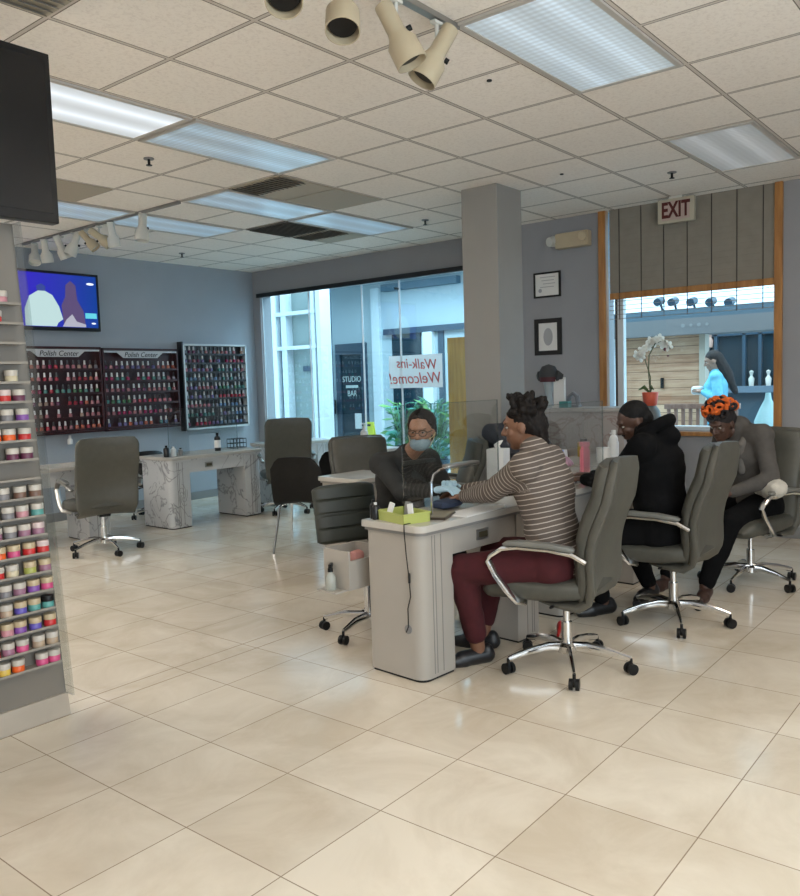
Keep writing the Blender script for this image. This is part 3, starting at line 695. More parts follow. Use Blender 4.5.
m = MB(); m.prism([(-.34, -.28), (-.34, -.10), (-.28, .04), (-.18, .10), (-.10, .10), (-.02, .06), (.05, -.06), (.09, -.2), (.03, -.24), (.01, -.28)], -.006, -.0045, 'xz'); m.build('picture_shirt', emi('white shirt on screen', (.55, .75, .75), .65), sc)
m = MB(); m.prism([(-.19, .10), (-.2, .15), (-.14, .18), (-.09, .15), (-.1, .10)], -.006, -.0045, 'xz'); m.build('picture_head', emi('dark blue on screen', (.03, .05, .22), .9), sc)
m = MB(); m.prism([(.10, -.27), (.08, -.05), (.13, .05), (.14, .18), (.20, .23), (.26, .18), (.27, .02), (.34, -.1), (.36, -.27)], -.006, -.0045, 'xz'); m.build('picture_figure', emi('muted figure on screen', (.12, .08, .20), .6), sc)
m = MB(); m.prism([(.08, -.28), (.13, -.2), (.2, -.14), (.25, -.22), (.36, -.25), (.36, -.28)], -.008, -.0065, 'xz'); m.build('picture_white_patch', emi('white patch on screen', (.5, .5, .6), .6), sc)
m = MB(); m.bb((.36, -.008, -.18), (.50, -.0045, -.12)); m.build('picture_caption', emi('cyan caption on screen', (.1, .5, .6), .9), sc)
m = MB(); m.ball((.44, -.004, .21), (.05, .002, .014), n=10); m.ball((.46, -.004, -.235), (.03, .002, .01), n=10); m.build('picture_logo', emi('white caption on screen', (.7, .75, .85), 1), sc)

bc = dict(red=(.35, .03, .05), crimson=(.28, .02, .08), pink=(.45, .16, .20), rose=(.33, .13, .15), nude=(.36, .24, .19), plum=(.14, .04, .09), violet=(.16, .13, .28), blue=(.12, .2, .33), teal=(.08, .22, .20), grey=(.20, .20, .23), green=(.07, .18, .09), coral=(.42, .11, .07))
BM_ = {k: mat('polish '+k, v, .2, var=.05, scale=30) for k, v in bc.items()}
capw = mat('silver white cap', (.62, .60, .60), .3); capd = mat('dark cap', (.05, .04, .045), .3)
bproto = {}
def bottle(c, cap_, x, y, z, lb, grp, s=1.0):
    key = (c, cap_, s)
    if key in bproto:
        o = bproto[key].copy(); COL.objects.link(o); o.location = (x, y, z); o['label'] = lb; o['group'] = grp; return
    m = MB(); m.lathe([(.001, 0), (.0135*s, .001), (.0145*s, .006), (.0145*s, .030*s), (.011*s, .036*s), (.006*s, .038*s)], n=10)
    m.mi = 1; m.lathe([(.0075*s, .038*s), (.0085*s, .040*s), (.0068*s, .072*s), (.001, .073*s)], n=8)
    o = m.build('polish_bottle', [BM_[c], capw if cap_ == 'w' else capd]); tag(o, lb, 'nail polish bottle', grp); o.location = (x, y, z); bproto[key] = o
ORD = ['', 'first', 'second', 'third', 'fourth', 'fifth', 'sixth', 'seventh', 'eighth', 'ninth', 'tenth', 'eleventh', 'twelfth', 'thirteenth', 'fourteenth', 'fifteenth', 'sixteenth']
onm = ['top', 'second', 'third', 'fourth', 'fifth', 'sixth', 'seventh', 'eighth', 'bottom']
def rack(name, label, x0, x1, z0, z1, nrow, ncol, framem, innerm, header, palette, which, grp):
    t = thing('polish_rack', label, 'polish rack', (0, 0, 0)); D = .10; y0 = YB-D
    head = .13 if header else .03
    MB().bb((x0, YB-.012, z0), (x1, YB-.001, z1)).build('back_panel', innerm, t)
    m = MB(); e = .022
    m.bb((x0, y0, z0), (x0+e, YB-.012, z1)); m.bb((x1-e, y0, z0), (x1, YB-.012, z1)); m.bb((x0, y0, z1-e), (x1, YB-.012, z1)); m.bb((x0, y0, z0), (x1, YB-.012, z0+e))
    m.build('frame', framem, t)
    pitch = (z1-head-z0-.03)/nrow
    for r in range(nrow):
        zs = z1-head-pitch*(r+1)+.012
        MB().bb((x0+e, y0+.005, zs-.008), (x1-e, YB-.012, zs)).bb((x0+e, y0+.003, zs-.012), (x1-e, y0+.008, zs+.012)).build('shelf', innerm, t)
        n_cap = palette[r][2]
        cnt = 0
        for k in range(ncol):
            if random.random() < palette[r][3]: continue
            cs = palette[r][0] if k < ncol*palette[r][1] else palette[r][4]
            c = random.choice(cs); cp_ = 'w' if random.random() < n_cap else 'd'
            xx = x0+.055+k*(x1-x0-.11)/(ncol-1)
            cnt += 1
            bottle(c, cp_, xx, y0+.038, zs+.0005, '%s nail polish bottle, %s from left on the %s shelf of the %s rack' % (c, ORD[cnt], onm[r] if not (r == nrow-1) else 'bottom', which), grp, 1.4)
    if header:
        m = MB(); w_ = x1-x0; zt = z1-.03; c = (x0+x1)/2+.0
        m.prism([(x0+e, zt), (x0+e, zt-.022), (c-.33, zt-.022), (c-.25, zt-.085), (c+.22, zt-.085), (c+.30, zt-.022), (x1-e, zt-.022), (x1-e, zt)], y0-.002, y0+.004, 'xz')
        h = m.build('header_board', mat('header silver', (.50, .50, .52), .4), t)
        text('Polish Center', .082, face_mtx((c-.01, y0-.003, zt-.048), (1, 0, 0)), 'ink', h, ext=.0015, shear=.25)
    return t
rd = ['red', 'crimson', 'pink', 'rose', 'coral']; lt = ['nude', 'rose', 'pink', 'grey']; cl = ['violet', 'blue', 'grey', 'teal', 'rose']; dk = ['plum', 'crimson', 'green', 'teal', 'red']
rack('a', 'dark cherry polish rack on the left, its header partly behind the display tower', 1.12, 2.13, .98, 1.959, 6, 14, 'rackwood', 'rackwood', True,
 [(rd, .5, .3, .04, lt), (rd, .9, .8, .08, lt), (dk, .6, .8, .06, ['green', 'teal', 'grey']), (['rose', 'nude', 'plum'], .5, .8, .06, rd), (['rose', 'nude'], 1, .8, .3, lt), (['coral', 'red', 'rose'], 1, .7, .12, lt)], 'left', 'polish bottles on the left rack')
rack('b', 'dark cherry polish rack in the middle between the other two racks', 2.145, 3.19, .975, 1.949, 6, 14, 'rackwood', 'rackwood', True,
 [(['violet', 'plum', 'rose'], .7, .8, .04, rd), (['crimson', 'rose', 'teal'], .7, .8, .06, cl), (['rose', 'plum'], .6, .8, .06, ['teal', 'rose']), (['teal', 'green', 'pink'], .4, .6, .06, rd), (['rose', 'crimson'], 1, .8, .15, rd), (['coral', 'violet', 'pink'], .6, .8, .06, cl)], 'middle', 'polish bottles on the middle rack')
rk = rack('c', 'smallest-shelved black polish rack with silver frame, rightmost of the three', 3.275, 4.31, .916, 2.018, 9, 15, 'whiteframe', 'rackblack', False,
 [(['plum', 'grey'], .2, .7, .04, lt), (['rose', 'plum', 'violet'], .6, .5, .06, ['rose', 'crimson']), (['pink', 'violet'], .5, .5, .04, cl), (['blue', 'teal', 'grey'], 1, .6, .04, cl), (['rose', 'violet'], .5, .7, .04, ['green', 'teal', 'grey']), (['grey', 'violet'], .5, .5, .1, ['red', 'rose']), (['pink', 'rose'], .4, .6, .04, ['blue', 'grey']), (['plum', 'teal'], .5, .6, .06, ['blue', 'grey', 'violet']), (['red', 'crimson'], .4, .5, .06, ['blue', 'grey', 'violet'])], 'silver', 'polish bottles on the silver framed rack')
MB().bb((3.255, YB-.10, .906), (3.274, YB-.001, 2.043)).build('side_panel', 'rackblack', rk)

# ================================================================== RIGHT WALL
def framed(label, y0, y1, z0, z1, bw, kind):
    t = thing('framed_certificate', label, 'framed certificate', (XW, 0, 0))
    m = MB(); e = bw
    m.bb((-.02, y0, z0), (-.001, y0+e, z1)); m.bb((-.02, y1-e, z0), (-.001, y1, z1)); m.bb((-.02, y0+e, z1-e), (-.001, y1-e, z1)); m.bb((-.02, y0+e, z0), (-.001, y1-e, z0+e))
    m.build('frame', 'black', t); p = MB().bb((-.010, y0+e, z0+e), (-.002, y1-e, z1-e)).build('sheet', 'paper', t)
    w_, h_ = y1-y0-2*e, z1-z0-2*e; cy = (y0+y1)/2; m = MB()
    if kind:
        for k in range(4): m.bb((-.0115, cy-w_*(.34-.05*(k % 2)), z1-e-h_*(.16+.15*k)), (-.010, cy+w_*(.3-.06*(k % 3)), z1-e-h_*(.13+.15*k)))
        m.cyl((-.0115, cy+w_*.3, z0+e+h_*.25), (-.010, cy+w_*.3, z0+e+h_*.25), .02)
    else:
        m.ball((-.010, cy, (z0+z1)/2), (.0015, w_*.25, h_*.32), n=12); 
    m.build('print', mat('faded print', (.38, .38, .40), .8), p)
framed('white certificate in a thin black frame, the upper of two on the wall', 1.172, 1.475, 2.258, 2.513, .018, 1)
framed('small picture in a thick black frame, the lower of two on the wall', 1.170, 1.475, 1.675, 2.045, .045, 0)
t = thing('emergency_light', 'cream emergency light box with two lamps high on the wall', 'emergency light', (XW, 1.03, 2.79))
MB().box((-.045, -.02, 0), (.09, .36, .15), .015).build('housing', 'cream', t)
MB().cyl((-.05, .19, .01), (-.11, .21, .0), .055, .045).build('lamp', 'frost', t); MB().cyl((-.07, -.14, .02), (-.12, -.15, .01), .05, .04).build('lamp', 'cream', t)
t = thing('exit_sign', 'EXIT sign hanging from the ceiling in front of the blind', 'exit sign', (4.27, -.05, 2.90), 0)
MB().box((0, 0, 0), (.05, .33, .215), .008).build('housing', mat('exit sign cream', (.50, .46, .36), .45), t)
MB().box((0, 0, .12), (.06, .12, .03), .003).build('mount', 'frost', t)
MB().box((-.026, 0, 0), (.003, .25, .165)).build('face', mat('exit face pinkish', (.52, .40, .36), .5), t)
text('EXIT', .19, face_mtx((-.029, 0, .0), (0, -1, 0)), mat('exit dark red', (.09, .012, .01), .5), t, ext=.001, sx=.66, bold=.006)
# closed blind, oak bottom rail, open ladder below
t = thing('window_blind', 'beige slatted blind lowered over the upper half of the street window', 'window blind', (XW+.005, 0, 0))
y0, y1 = WY0+.05, WY1-.05
m = MB(); n = 15
for k in range(n):
    z = 2.24+(H-2.24)*(k+.5)/n; m.box((.0, (y0+y1)/2, z), (.003, y1-y0, (H-2.24)/n*1.30), 0, (0, -.26, 0))
m.build('slats', 'blind', t, smooth=False)
m = MB()
for k in range(7): yy = y0+.10+k*(y1-y0-.2)/6; m.bb((-.012, yy-.004, 1.98), (-.009, yy+.004, H))
m.build('ladder_cords', 'cord', t)
MB().bb((-.012, y0, 2.175), (.018, y1, 2.235), .004).build('bottom_rail', 'oak', t)
m = MB()
for k in range(5): m.bb((-.012, y0, 1.985+.042*k), (.004, y1, 1.989+.042*k))
m.build('loose_slats', 'blind', t)
# orchid on the sill
t = thing('potted_orchid', 'white orchid in an orange red pot on the window sill', 'potted plant', (4.30, .215, WZ0-.05))
pt = MB(); pt.lathe([(.055, .285), (.06, .29), (.075, .40), (.07, .41), (.001, .40)], n=24); pt.build('pot', mat('orange red pot', (.62, .10, .05), .5), t)
MB().lathe([(.05, 0), (.06, .01), (.085, .08), (.10, .16), (.085, .24), (.05, .285), (.001, .284)], n=24).build('vase', mat('stone grey glaze', (.14, .15, .15), .4), t)
MB().tube([(0, 0, .40), (.0, .015, .6), (0, .01, .75), (0, -.05, .86), (0, -.14, .88), (0, -.19, .80)], .006).tube([(0, 0, .4), (.01, .0, .55), (.0, .05, .72), (0, .11, .76)], .005).build('stem', mat('orchid stem', (.08, .09, .04), .6), t)
wp = transl('orchid petal', (.88, .85, .80))
for (y, z) in ((.12, .76), (.07, .80), (.02, .83), (-.04, .87), (-.09, .90), (-.13, .85), (.09, .74), (-.01, .88), (-.17, .83)):
    m = MB()
    for k in range(5): a = k*2*PI/5+y*9; m.ball((-.01+.004*k, y+.024*math.cos(a), z+.024*math.sin(a)), (.006, .026, .019), Matrix.Rotation(a, 3, 'X'), n=8)
    m.build('bloom', wp, t)
m = MB(); m.ball((-.01, -.145, .80), .016, n=8); m.ball((0, -.17, .74), .01, n=8); m.build('bud', mat('maroon bud', (.10, .01, .02), .5), t)
for a in (0, 2, 3.6): MB().tube([(0, 0, .40), (.03*math.cos(a), .06*math.sin(a), .46), (.05*math.cos(a), .12*math.sin(a), .43)], [.008, .02, .003], 8, flat=.2).build('leaf', mat('leaf green', (.05, .10, .03), .5), t)
# reception counter with things on top
t = thing('reception_counter', 'beige marbled reception half wall under the framed pictures', 'counter', (3.62, .18, 0))
MB().bb((0, 0, 0), (.30, 1.0, 1.13), .004).build('counter_body', marble_mat('beige marble', (.42, .38, .36), (.30, .22, .20), 2), t)
MB().bb((-.03, -.03, 1.13), (.33, 1.03, 1.165), .006).build('countertop', mat('counter top', (.46, .44, .42), .3, var=.04), t)
CX = 3.74
def on(px, py, z=1.165, X0=CX): p = at(px, py, X0); return (p.x, p.y, z)
p = on(541, 404)
t = thing('display_bust', 'translucent stand wearing a dark grey cap on the counter', 'stand', (p[0], .97, 1.165))
MB().lathe([(.06, 0), (.06, .01), (.035, .04), (.03, .12), (.045, .2), (.055, .27), (.04, .31), (.001, .32)], n=20).build('stand_body', mat('pale blue grey plastic', (.32, .37, .39), .3), t)
c = tag(MB().lathe([(.085, .0), (.087, .02), (.082, .06), (.06, .10), (.001, .12)], n=24).tube([(.0, -.06, .012), (-.03, -.11, .010), (0, -.15, 0)], [.05, .05, .02], 10, flat=.12).tube([(.0, .06, .012), (-.02, .10, .010), (0, .125, .006)], [.05, .045, .02], 10, flat=.12).build('cap', mat('charcoal cap', (.045, .047, .05), .8)), 'dark grey brimmed cap on top of the stand under the lower picture', 'cap'); c.location = (p[0], .97, 1.165+.285)
c2 = MB().lathe([(.083, -.045), (.084, .0), (.001, .001)], n=24).build('cap_band', mat('maroon band', (.07, .015, .02), .7), c)
t = thing('leaflet_holder', 'tall white leaflet holder beside the capped stand on the counter', 'leaflet holder', (CX, .855, 1.165))
MB().bb((-.05, -.06, 0), (.05, .06, .012), .003).build('base', 'white', t); MB().bb((-.02, -.055, .012), (-.01, .055, .26)).bb((.0, -.055, .012), (.012, .055, .28), .003).build('leaflets', 'paper', t)
t = tag(MB().tube([(0, -.05, .02), (0, -.04, .1), (0, 0, .13), (0, .04, .1), (0, .05, .02)], .022).box((0, 0, .012), (.07, .14, .024), .006).build('tape_dispenser', mat('smoky plastic', (.16, .17, .19), .3)), 'small smoky plastic dispenser on the counter beside the leaflet holder', 'dispenser'); t.location = (CX, .72, 1.165)
t = tag(MB().box((0, 0, .03), (.08, .09, .06), .006).build('small_box', 'teal'), 'small teal box on the counter beside the leaflet holder', 'box'); t.location = (CX-.08, .76, 1.165)

# ================================================================== SIGN ON THE GLASS, COURTYARD
sg = thing('welcome_banner', 'white banner lettered in red seen back to front on the glass', 'banner', (XG+.031, 3.21, 1.567))
MB().bb((0, -.40, -.195), (.003, .40, .195)).build('sheet', transl('banner white', (.85, .85, .85)), sg)
rdm = transl('banner red', (.80, .22, .20))
text('Walk-ins', .17, face_mtx((-.002, -.03, .085), (0, 1, 0)) @ Matrix.Rotation(.06, 4, 'Z'), rdm, sg, ext=.0015, shear=.2)
text('Welcome!', .185, face_mtx((-.002, .0, -.085), (0, 1, 0)), rdm, sg, ext=.0015, shear=.2)
pw = mat('pale rendered wall', (.42, .50, .53), .8, var=.04, scale=1.5); nv = mat('navy paint', (.025, .055, .085), .4); dkg = mat('dark shop glass', (.012, .03, .042), .08)
wt = mat('white painted render', (.66, .72, .74), .7)
def blk(name, label, cat, x0, x1, pa, pb, X0, m_, grp=None, z=None, par=None, bev=0):
    a, b = at(*pa, X0), at(*pb, X0); z0, z1 = sorted((a.z, b.z))
    if z: z0, z1 = (z[0] if z[0] is not None else z0), (z[1] if z[1] is not None else z1)
    o = MB().bb((x0, min(a.y, b.y), z0), (x1, max(a.y, b.y), z1), bev).build(name, m_, par)
    if par is None and cat: tag(o, label, cat, grp)
    return o
XF = 8.0
fac = thing('courtyard_building', 'pale rendered courtyard building seen through the glass partition', 'building', (0, 0, 0))
MB().bb((XF, at(461, 400, XF).y-2.2, -.02), (XF+.3, 13.5, 3.2)).build('facade', pw, fac)
MB().bb((XF-.6, at(461, 400, XF).y-2.2, 3.2), (XF+.3, 13.5, 3.9)).build('cornice', wt, fac)
blk('fascia', '', '', XF-.12, XF+.01, (385, 290), (461, 300), XF, mat('slate blue fascia', (.06, .13, .18), .6), par=fac, z=(3.02, 3.14)).location.y = 0
blk('lintel', '', '', XF-.08, XF+.01, (386, 336), (470, 344), XF, nv, par=fac, z=(2.27, 2.37))
blk('shop_window', '', '', XF-.03, XF+.02, (393, 345), (424, 440), XF, dkg, par=fac, z=(.2, 2.27))
blk('pillar', '', '', XF-.10, XF+.01, (426, 345), (438, 440), XF, wt, par=fac, z=(0, 2.27))
blk('pillar', '', '', XF-.06, XF+.01, (374, 345), (385, 440), XF, wt, par=fac, z=(0, 3.1))
blk('shop_window', '', '', XF-.03, XF+.02, (439, 345), (447, 440), XF, nv, par=fac, z=(0, 2.27))
dr = thing('studio_door', 'navy framed glass door with lettering across the courtyard', 'door', (0, 0, 0))
a, b = at(337, 345, XF), at(367, 345, XF); yA, yB_ = b.y, a.y; zT = 2.17
m = MB(); m.bb((XF-.06, yA, 0), (XF-.001, yA+.11, zT)); m.bb((XF-.06, yB_-.11, 0), (XF-.001, yB_, zT)); m.bb((XF-.06, yA+.11, zT-.2), (XF-.001, yB_-.11, zT)); m.bb((XF-.06, yA+.11, 0), (XF-.001, yB_-.11, .25)); m.build('door_frame', nv, dr)
MB().bb((XF-.03, yA+.11, .25), (XF-.002, yB_-.11, zT-.2)).build('door_glass', dkg, dr)
lw = mat('pale lettering', (.62, .66, .62), .6)
text('STUDIO', .15, face_mtx((XF-.035, (yA+yB_)/2, 1.52), (0, -1, 0)), lw, dr, ext=.002, sx=.85); text('BAR', .15, face_mtx((XF-.035, (yA+yB_)/2, 1.26), (0, -1, 0)), lw, dr, ext=.002, sx=.85)
MB().box((XF-.035, (yA+yB_)/2, 1.39), (.004, .3, .05), .001).build('emblem', lw, dr)
MB().bb((XF-.036, yA+.16, .62), (XF-.031, yA+.32, .9)).build('notice', 'paper', dr)
blk('oak_door', 'tall orange oak door beside the column across the courtyard', 'door', 5.30, 5.36, (447, 338), (474, 440), 5.3, wood_mat('orange oak', (.50, .19, .025), (.70, .32, .06), (8, 8, 1)), z=(-.02, None))
cl_ = thing('courtyard_entrance', 'white framed entrance bay seen at the left of the glass partition', 'building', (0, 0, 0)); XE = 6.6
def colm(a, b, m_, z1=3.3, dx=0, nm='pillar'): blk(nm, '', '', XE+dx, XE+.25+dx, (a, 400), (b, 400), XE, m_, par=cl_, z=(-.02, z1))
colm(240, 279, mat('bright white render', (.78, .84, .84), .7)); colm(284, 289, 'whiteframe'); colm(279, 284, nv, dx=.1); colm(289, 314, mat('grey panel', (.24, .29, .27), .6), dx=.15, nm='panel'); colm(314, 317, 'whiteframe'); colm(317, 320, nv, dx=.1); colm(319, 323, 'whiteframe')
for z in (2.63, 2.05): 
    a, b = at(279, 400, XE), at(318, 400, XE); MB().bb((XE-.02, b.y, z), (XE+.1, a.y, z+.06)).build('rail', 'whiteframe', cl_)
MB().box((XE+.12, at(303, 372, XE).y, 1.72), (.02, .22, .09)).build('plate', nv, cl_)
mx_ = tag(MB().box((XF-.12, at(331, 390, XF).y, 1.02), (.16, .34, .28), .03).build('mailbox', 'black'), 'small black wall box left of the navy door', 'mailbox')
# plants
gl = [mat('foliage a', (.03, .14, .07), .5), mat('foliage b', (.12, .30, .08), .5), mat('foliage c', (.10, .33, .28), .4)]
def plant(label, x, y, z0, h, n, sd):
    rnd = random.Random(sd); t = thing('leafy_shrub', label, 'shrub', (x, y, z0), 0, 'shrubs in the courtyard')
    MB().lathe([(.14, 0), (.2, .3), (.17, .3), (.16, .26), (.001, .26)]).build('planter', nv, t)
    m = MB()
    for k in range(n):
        a = rnd.uniform(0, 2*PI); r = rnd.uniform(.05, .24); zz = rnd.uniform(.35, h); m.mi = rnd.randrange(3)
        d = V((math.cos(a)*r, math.sin(a)*r, zz)); L_ = rnd.uniform(.10, .2); e = V((math.cos(a), math.sin(a), rnd.uniform(-.6, .7)))*L_
        m.tube([d*.6+V((0, 0, .15)), d, d+e*.6, d+e], [.006, .014, .035, .003], 5, flat=.25)
    m.build('foliage', gl, t)
for k, px in enumerate((404, 420, 436)):
    p = at(px, 425, 6.6); plant(['leafy courtyard shrub left of the masked person\'s head', 'leafy courtyard shrub directly above the masked person\'s head', 'leafy courtyard shrub beside the oak door'][k], 6.6+.15*(k % 2), p.y, -.02, 1.15, 110, 3+k)
t = thing('wet_floor_sign', 'yellow folding wet floor sign beyond the glass partition', 'caution sign', (5.6, at(370, 436, 5.6).y, 0)); yl = mat('caution yellow', (.75, .78, .05), .5)
zt_ = at(370, 423, 5.6).z; 
for s in (-1, 1):
    m = MB(); m.prism([(-.13, 0), (.13, 0), (.075, zt_), (-.075, zt_)], -.005, .005, 'yz'); m.xf(Matrix.Translation((s*.11, 0, .02)) @ Matrix.Rotation(-s*.12, 4, 'Y')); pnl = m.build('panel', yl, t)
    MB().prism([(-.045, zt_*.45), (.045, zt_*.45), (0, zt_*.62)], -.007, .007, 'yz').bb((-.007, -.03, zt_-.06), (.007, .03, zt_-.03)).xf(Matrix.Translation((s*.11, 0, .02)) @ Matrix.Rotation(-s*.12, 4, 'Y')).build('symbol', 'black', pnl)
# street side
XP = 7.2
zc_ = at(700, 325, XP-.1).z
sw = thing('plank_wall', 'wall of pale horizontal wooden planks outside the street window', 'wall', (0, 0, 0))
blk('planks', '', '', XP, XP+.1, (618, 400), (704, 400), XP, wood_mat('pale weathered planks', (.36, .17, .09), (.74, .46, .29), (1, 1, 10), .7, planks=.105), par=sw, z=(-.02, zc_-.11))
blk('corner_post', '', '', XP-.03, XP+.12, (700, 400), (706, 400), XP, mat('pale post', (.50, .42, .33), .6), par=sw, z=(-.02, zc_-.11))
blk('corner_post', '', '', XP-.05, XP+.12, (606, 400), (624, 400), XP, 'whiteframe', par=sw, z=(-.02, zc_-.11))
blk('wall_tag', '', '', XP-.02, XP, (661, 378), (664, 388), XP, 'black', par=sw)
fa = thing('shop_fascia', 'long grey fascia beam above the planks and the dark shop', 'fascia', (0, 0, 0))
a, b = at(606, 331, XP-.1), at(790, 331, XP-.1); zc = at(700, 325, XP-.1).z
MB().bb((XP-.2, b.y-1, zc-.11), (XP+.3, a.y+.6, zc+.09)).build('beam', mat('grey fascia', (.15, .145, .145), .6), fa)
MB().bb((XP-.19, b.y-1, zc+.09), (XP+.3, a.y+.6, zc+.21)).build('gutter', mat('slate gutter', (.07, .11, .14), .6), fa)
for k in range(4): MB().cyl((XP-.206, at(683+k*8, 325, XP-.2).y, zc), (XP-.199, at(683+k*8, 325, XP-.2).y, zc), .025 if k % 2 == 0 else .02, n=8).build('fascia_mark', 'grey', fa)
for k, px in enumerate((657, 671, 690, 709, 728)):
    p = at(px, 300, XP-.1); m = MB(); m.cyl((XP-.1, p.y, p.z-.03), (XP+.05, p.y, p.z), .05); m.cyl((XP+.0, p.y, p.z-.01), (XP+.1, p.y, zc+.2), .015); m.build('fascia_lamp', nv, fa)
sh = thing('dark_shopfront', 'dark navy shopfront with tall panes across the street', 'shopfront', (0, 0, 0)); XS = 8.8; ZS = at(740, 322, XS).z
blk('front_wall', '', '', XS, XS+.2, (690, 400), (800, 400), XS, mat('slate blue stall riser', (.045, .075, .10), .6), par=sh, z=(-.02, 1.15))
blk('front_glass', '', '', XS+.04, XS+.1, (690, 400), (800, 400), XS, dkg, par=sh, z=(1.15, ZS))
for px in (708, 716, 744, 760, 776): blk('mullion', '', '', XS-.02, XS+.1, (px-1.6, 400), (px+1.6, 400), XS, nv, par=sh, z=(1.15, ZS))
blk('shop_ledge', '', '', XS-.1, XS+.05, (690, 400), (800, 400), XS, mat('blue grey ledge', (.12, .17, .22), .5), par=sh, z=(1.15, 1.24))
blk('transom', '', '', XS-.02, XS+.1, (690, 400), (800, 400), XS, nv, par=sh, z=(1.95, 2.02))
for k, (px, cc) in enumerate(((711, (.4, .25, .2)), (752, (.5, .5, .45)), (769, (.6, .55, .5)))):
    p = at(px, 385 if k else 338, XS); MB().lathe([(.03, 0), (.04, .1), (.015, .14), (.03, .2), (.001, .22)], (XS-.03, p.y, 1.24 if k else 1.8)).build('window_ornament', mat('ornament %d' % k, cc, .5), sh)
bn = thing('slatted_bench', 'slatted wooden bench backrest outside the street window', 'bench', (0, 0, 0)); XB = 6.3
a, b = at(664, 404, XB), at(712, 432, XB); wdm = wood_mat('bench wood', (.20, .10, .07), (.34, .19, .14), (1, 6, 1), .6)
MB().bb((XB, b.y-.3, a.z-.06), (XB+.05, a.y, a.z), .005).build('top_rail', wdm, bn); MB().bb((XB, b.y-.3, .45), (XB+.05, a.y, .52), .005).build('bottom_rail', wdm, bn)
k = 0; y = a.y-.03
while y > b.y-.3: MB().bb((XB+.01, y-.035, .52), (XB+.035, y, a.z-.06)).build('slat', wdm, bn); y -= .085
MB().bb((XB-.45, b.y-.3, .40), (XB, a.y, .45), .005).build('bench_seat', wdm, bn)
for (xx, yy) in ((XB-.4, a.y-.05), (XB-.4, b.y-.2), (XB, a.y-.05), (XB, b.y-.2)): MB().bb((xx, yy-.03, -.02), (xx+.05, yy+.03, .4)).build('leg', wdm, bn)
t = tag(MB().lathe([(.14, 0), (.16, .02), (.16, .25), (.10, .40), (.04, .52), (.03, .6), (.001, .6)]).build('white_urn', mat('pale aqua', (.45, .62, .60), .4)), 'pale ribbed container outside, low at the right edge of the window', 'container'); p = at(768, 425, 7.6); t.location = (7.6, p.y, p.z-.2)
MB().lathe([(.12, -(p.z-.2)-.0), (.12, 0), (.001, 0)]).build('pedestal', 'grey', t)
# ================================================================== PEOPLE
def solid(mb, name, m, parent, vox=.006, it=6, fac=.5, noise=0, nscale=.1, attr=None, sub=0):
    """fuse overlapping shapes into ONE continuous surface and relax it"""
    me = bpy.data.meshes.new(name); mb.bm.to_mesh(me); mb.bm.free()
    o = bpy.data.objects.new(name, me); COL.objects.link(o)
    r = o.modifiers.new('r', 'REMESH'); r.mode = 'VOXEL'; r.voxel_size = vox; r.use_smooth_shade = True
    s = o.modifiers.new('s', 'SMOOTH'); s.iterations = it; s.factor = fac
    if noise:
        tx = bpy.data.textures.new(name, 'CLOUDS'); tx.noise_scale = nscale; tx.noise_depth = 2
        d = o.modifiers.new('d', 'DISPLACE'); d.texture = tx; d.strength = noise; d.mid_level = .5; d.texture_coords = 'LOCAL'
    bpy.context.view_layer.update()
    nm = bpy.data.meshes.new_from_object(o.evaluated_get(bpy.context.evaluated_depsgraph_get()))
    o.modifiers.clear(); o.data = nm; bpy.data.meshes.remove(me); nm.name = name
    nm.materials.clear()
    for q in (m if isinstance(m, (list, tuple)) else [m]): nm.materials.append(q)
    nm.polygons.foreach_set('use_smooth', [True]*len(nm.polygons))
    if attr:
        at_ = nm.attributes.new('stripe', 'FLOAT', 'POINT'); vals = [attr(v.co) for v in nm.vertices]; at_.data.foreach_set('value', vals)
    if parent is not None: o.parent = parent
    return o
def ik(a, b, l1, l2, pole):
    a, b = V(a), V(b); d = b-a; L = d.length
    if L > (l1+l2)*.985: b = a+d.normalized()*(l1+l2)*.985; d = b-a; L = d.length
    c = (l1*l1-l2*l2+L*L)/(2*L); h = math.sqrt(max(l1*l1-c*c, 0)); u = d.normalized(); p = V(pole); p = (p-u*p.dot(u)).normalized()
    return a+u*c+p*h, b
def hand(mb, w_, d, n, side, curl=.5, s=1.0, inf=0):
    """w_ wrist, d pointing direction, n palm normal, side +1: thumb along +(d x n)"""
    d = V(d).normalized(); n = V(n); n = (n-d*n.dot(d)).normalized(); x = d.cross(n)*side
    W = V(w_)
    kn = W+d*.085*s
    for q in (-.030, -.010, .010, .030):
        mb.cap(W+x*q*.55*s+d*.01, kn+x*q*s, .017*s+inf, .0125*s+inf, 10)
    ln = (.068, .080, .074, .058)
    for i, q in enumerate((.031, .0105, -.0105, -.031)):
        p = kn+x*q*s; dd = (d+x*q*2.2).normalized(); a = curl*.5
        for j, f in enumerate((.45, .30, .25)):
            dv = dd*math.cos(a)+n*math.sin(a); e = p+dv*ln[i]*f*s
            mb.cap(p, e, (.0092-.001*j)*s+inf, (.0085-.001*j)*s+inf, 8); p = e; a += curl*.75
    p = W+d*.025*s+x*.022*s; dv = (d*.7+x*.7+n*.25).normalized()
    e = p+dv*.042*s; mb.cap(p, e, .0135*s+inf, .0105*s+inf, 8)
    dv2 = (d*.9+x*.25+n*.35).normalized(); e2 = e+dv2*.032*s; mb.cap(e, e2, .0105*s+inf, .009*s+inf, 8)
    mb.cap(e2, e2+(dv2+n*.2).normalized()*.024*s, .009*s+inf, .0075*s+inf, 8)
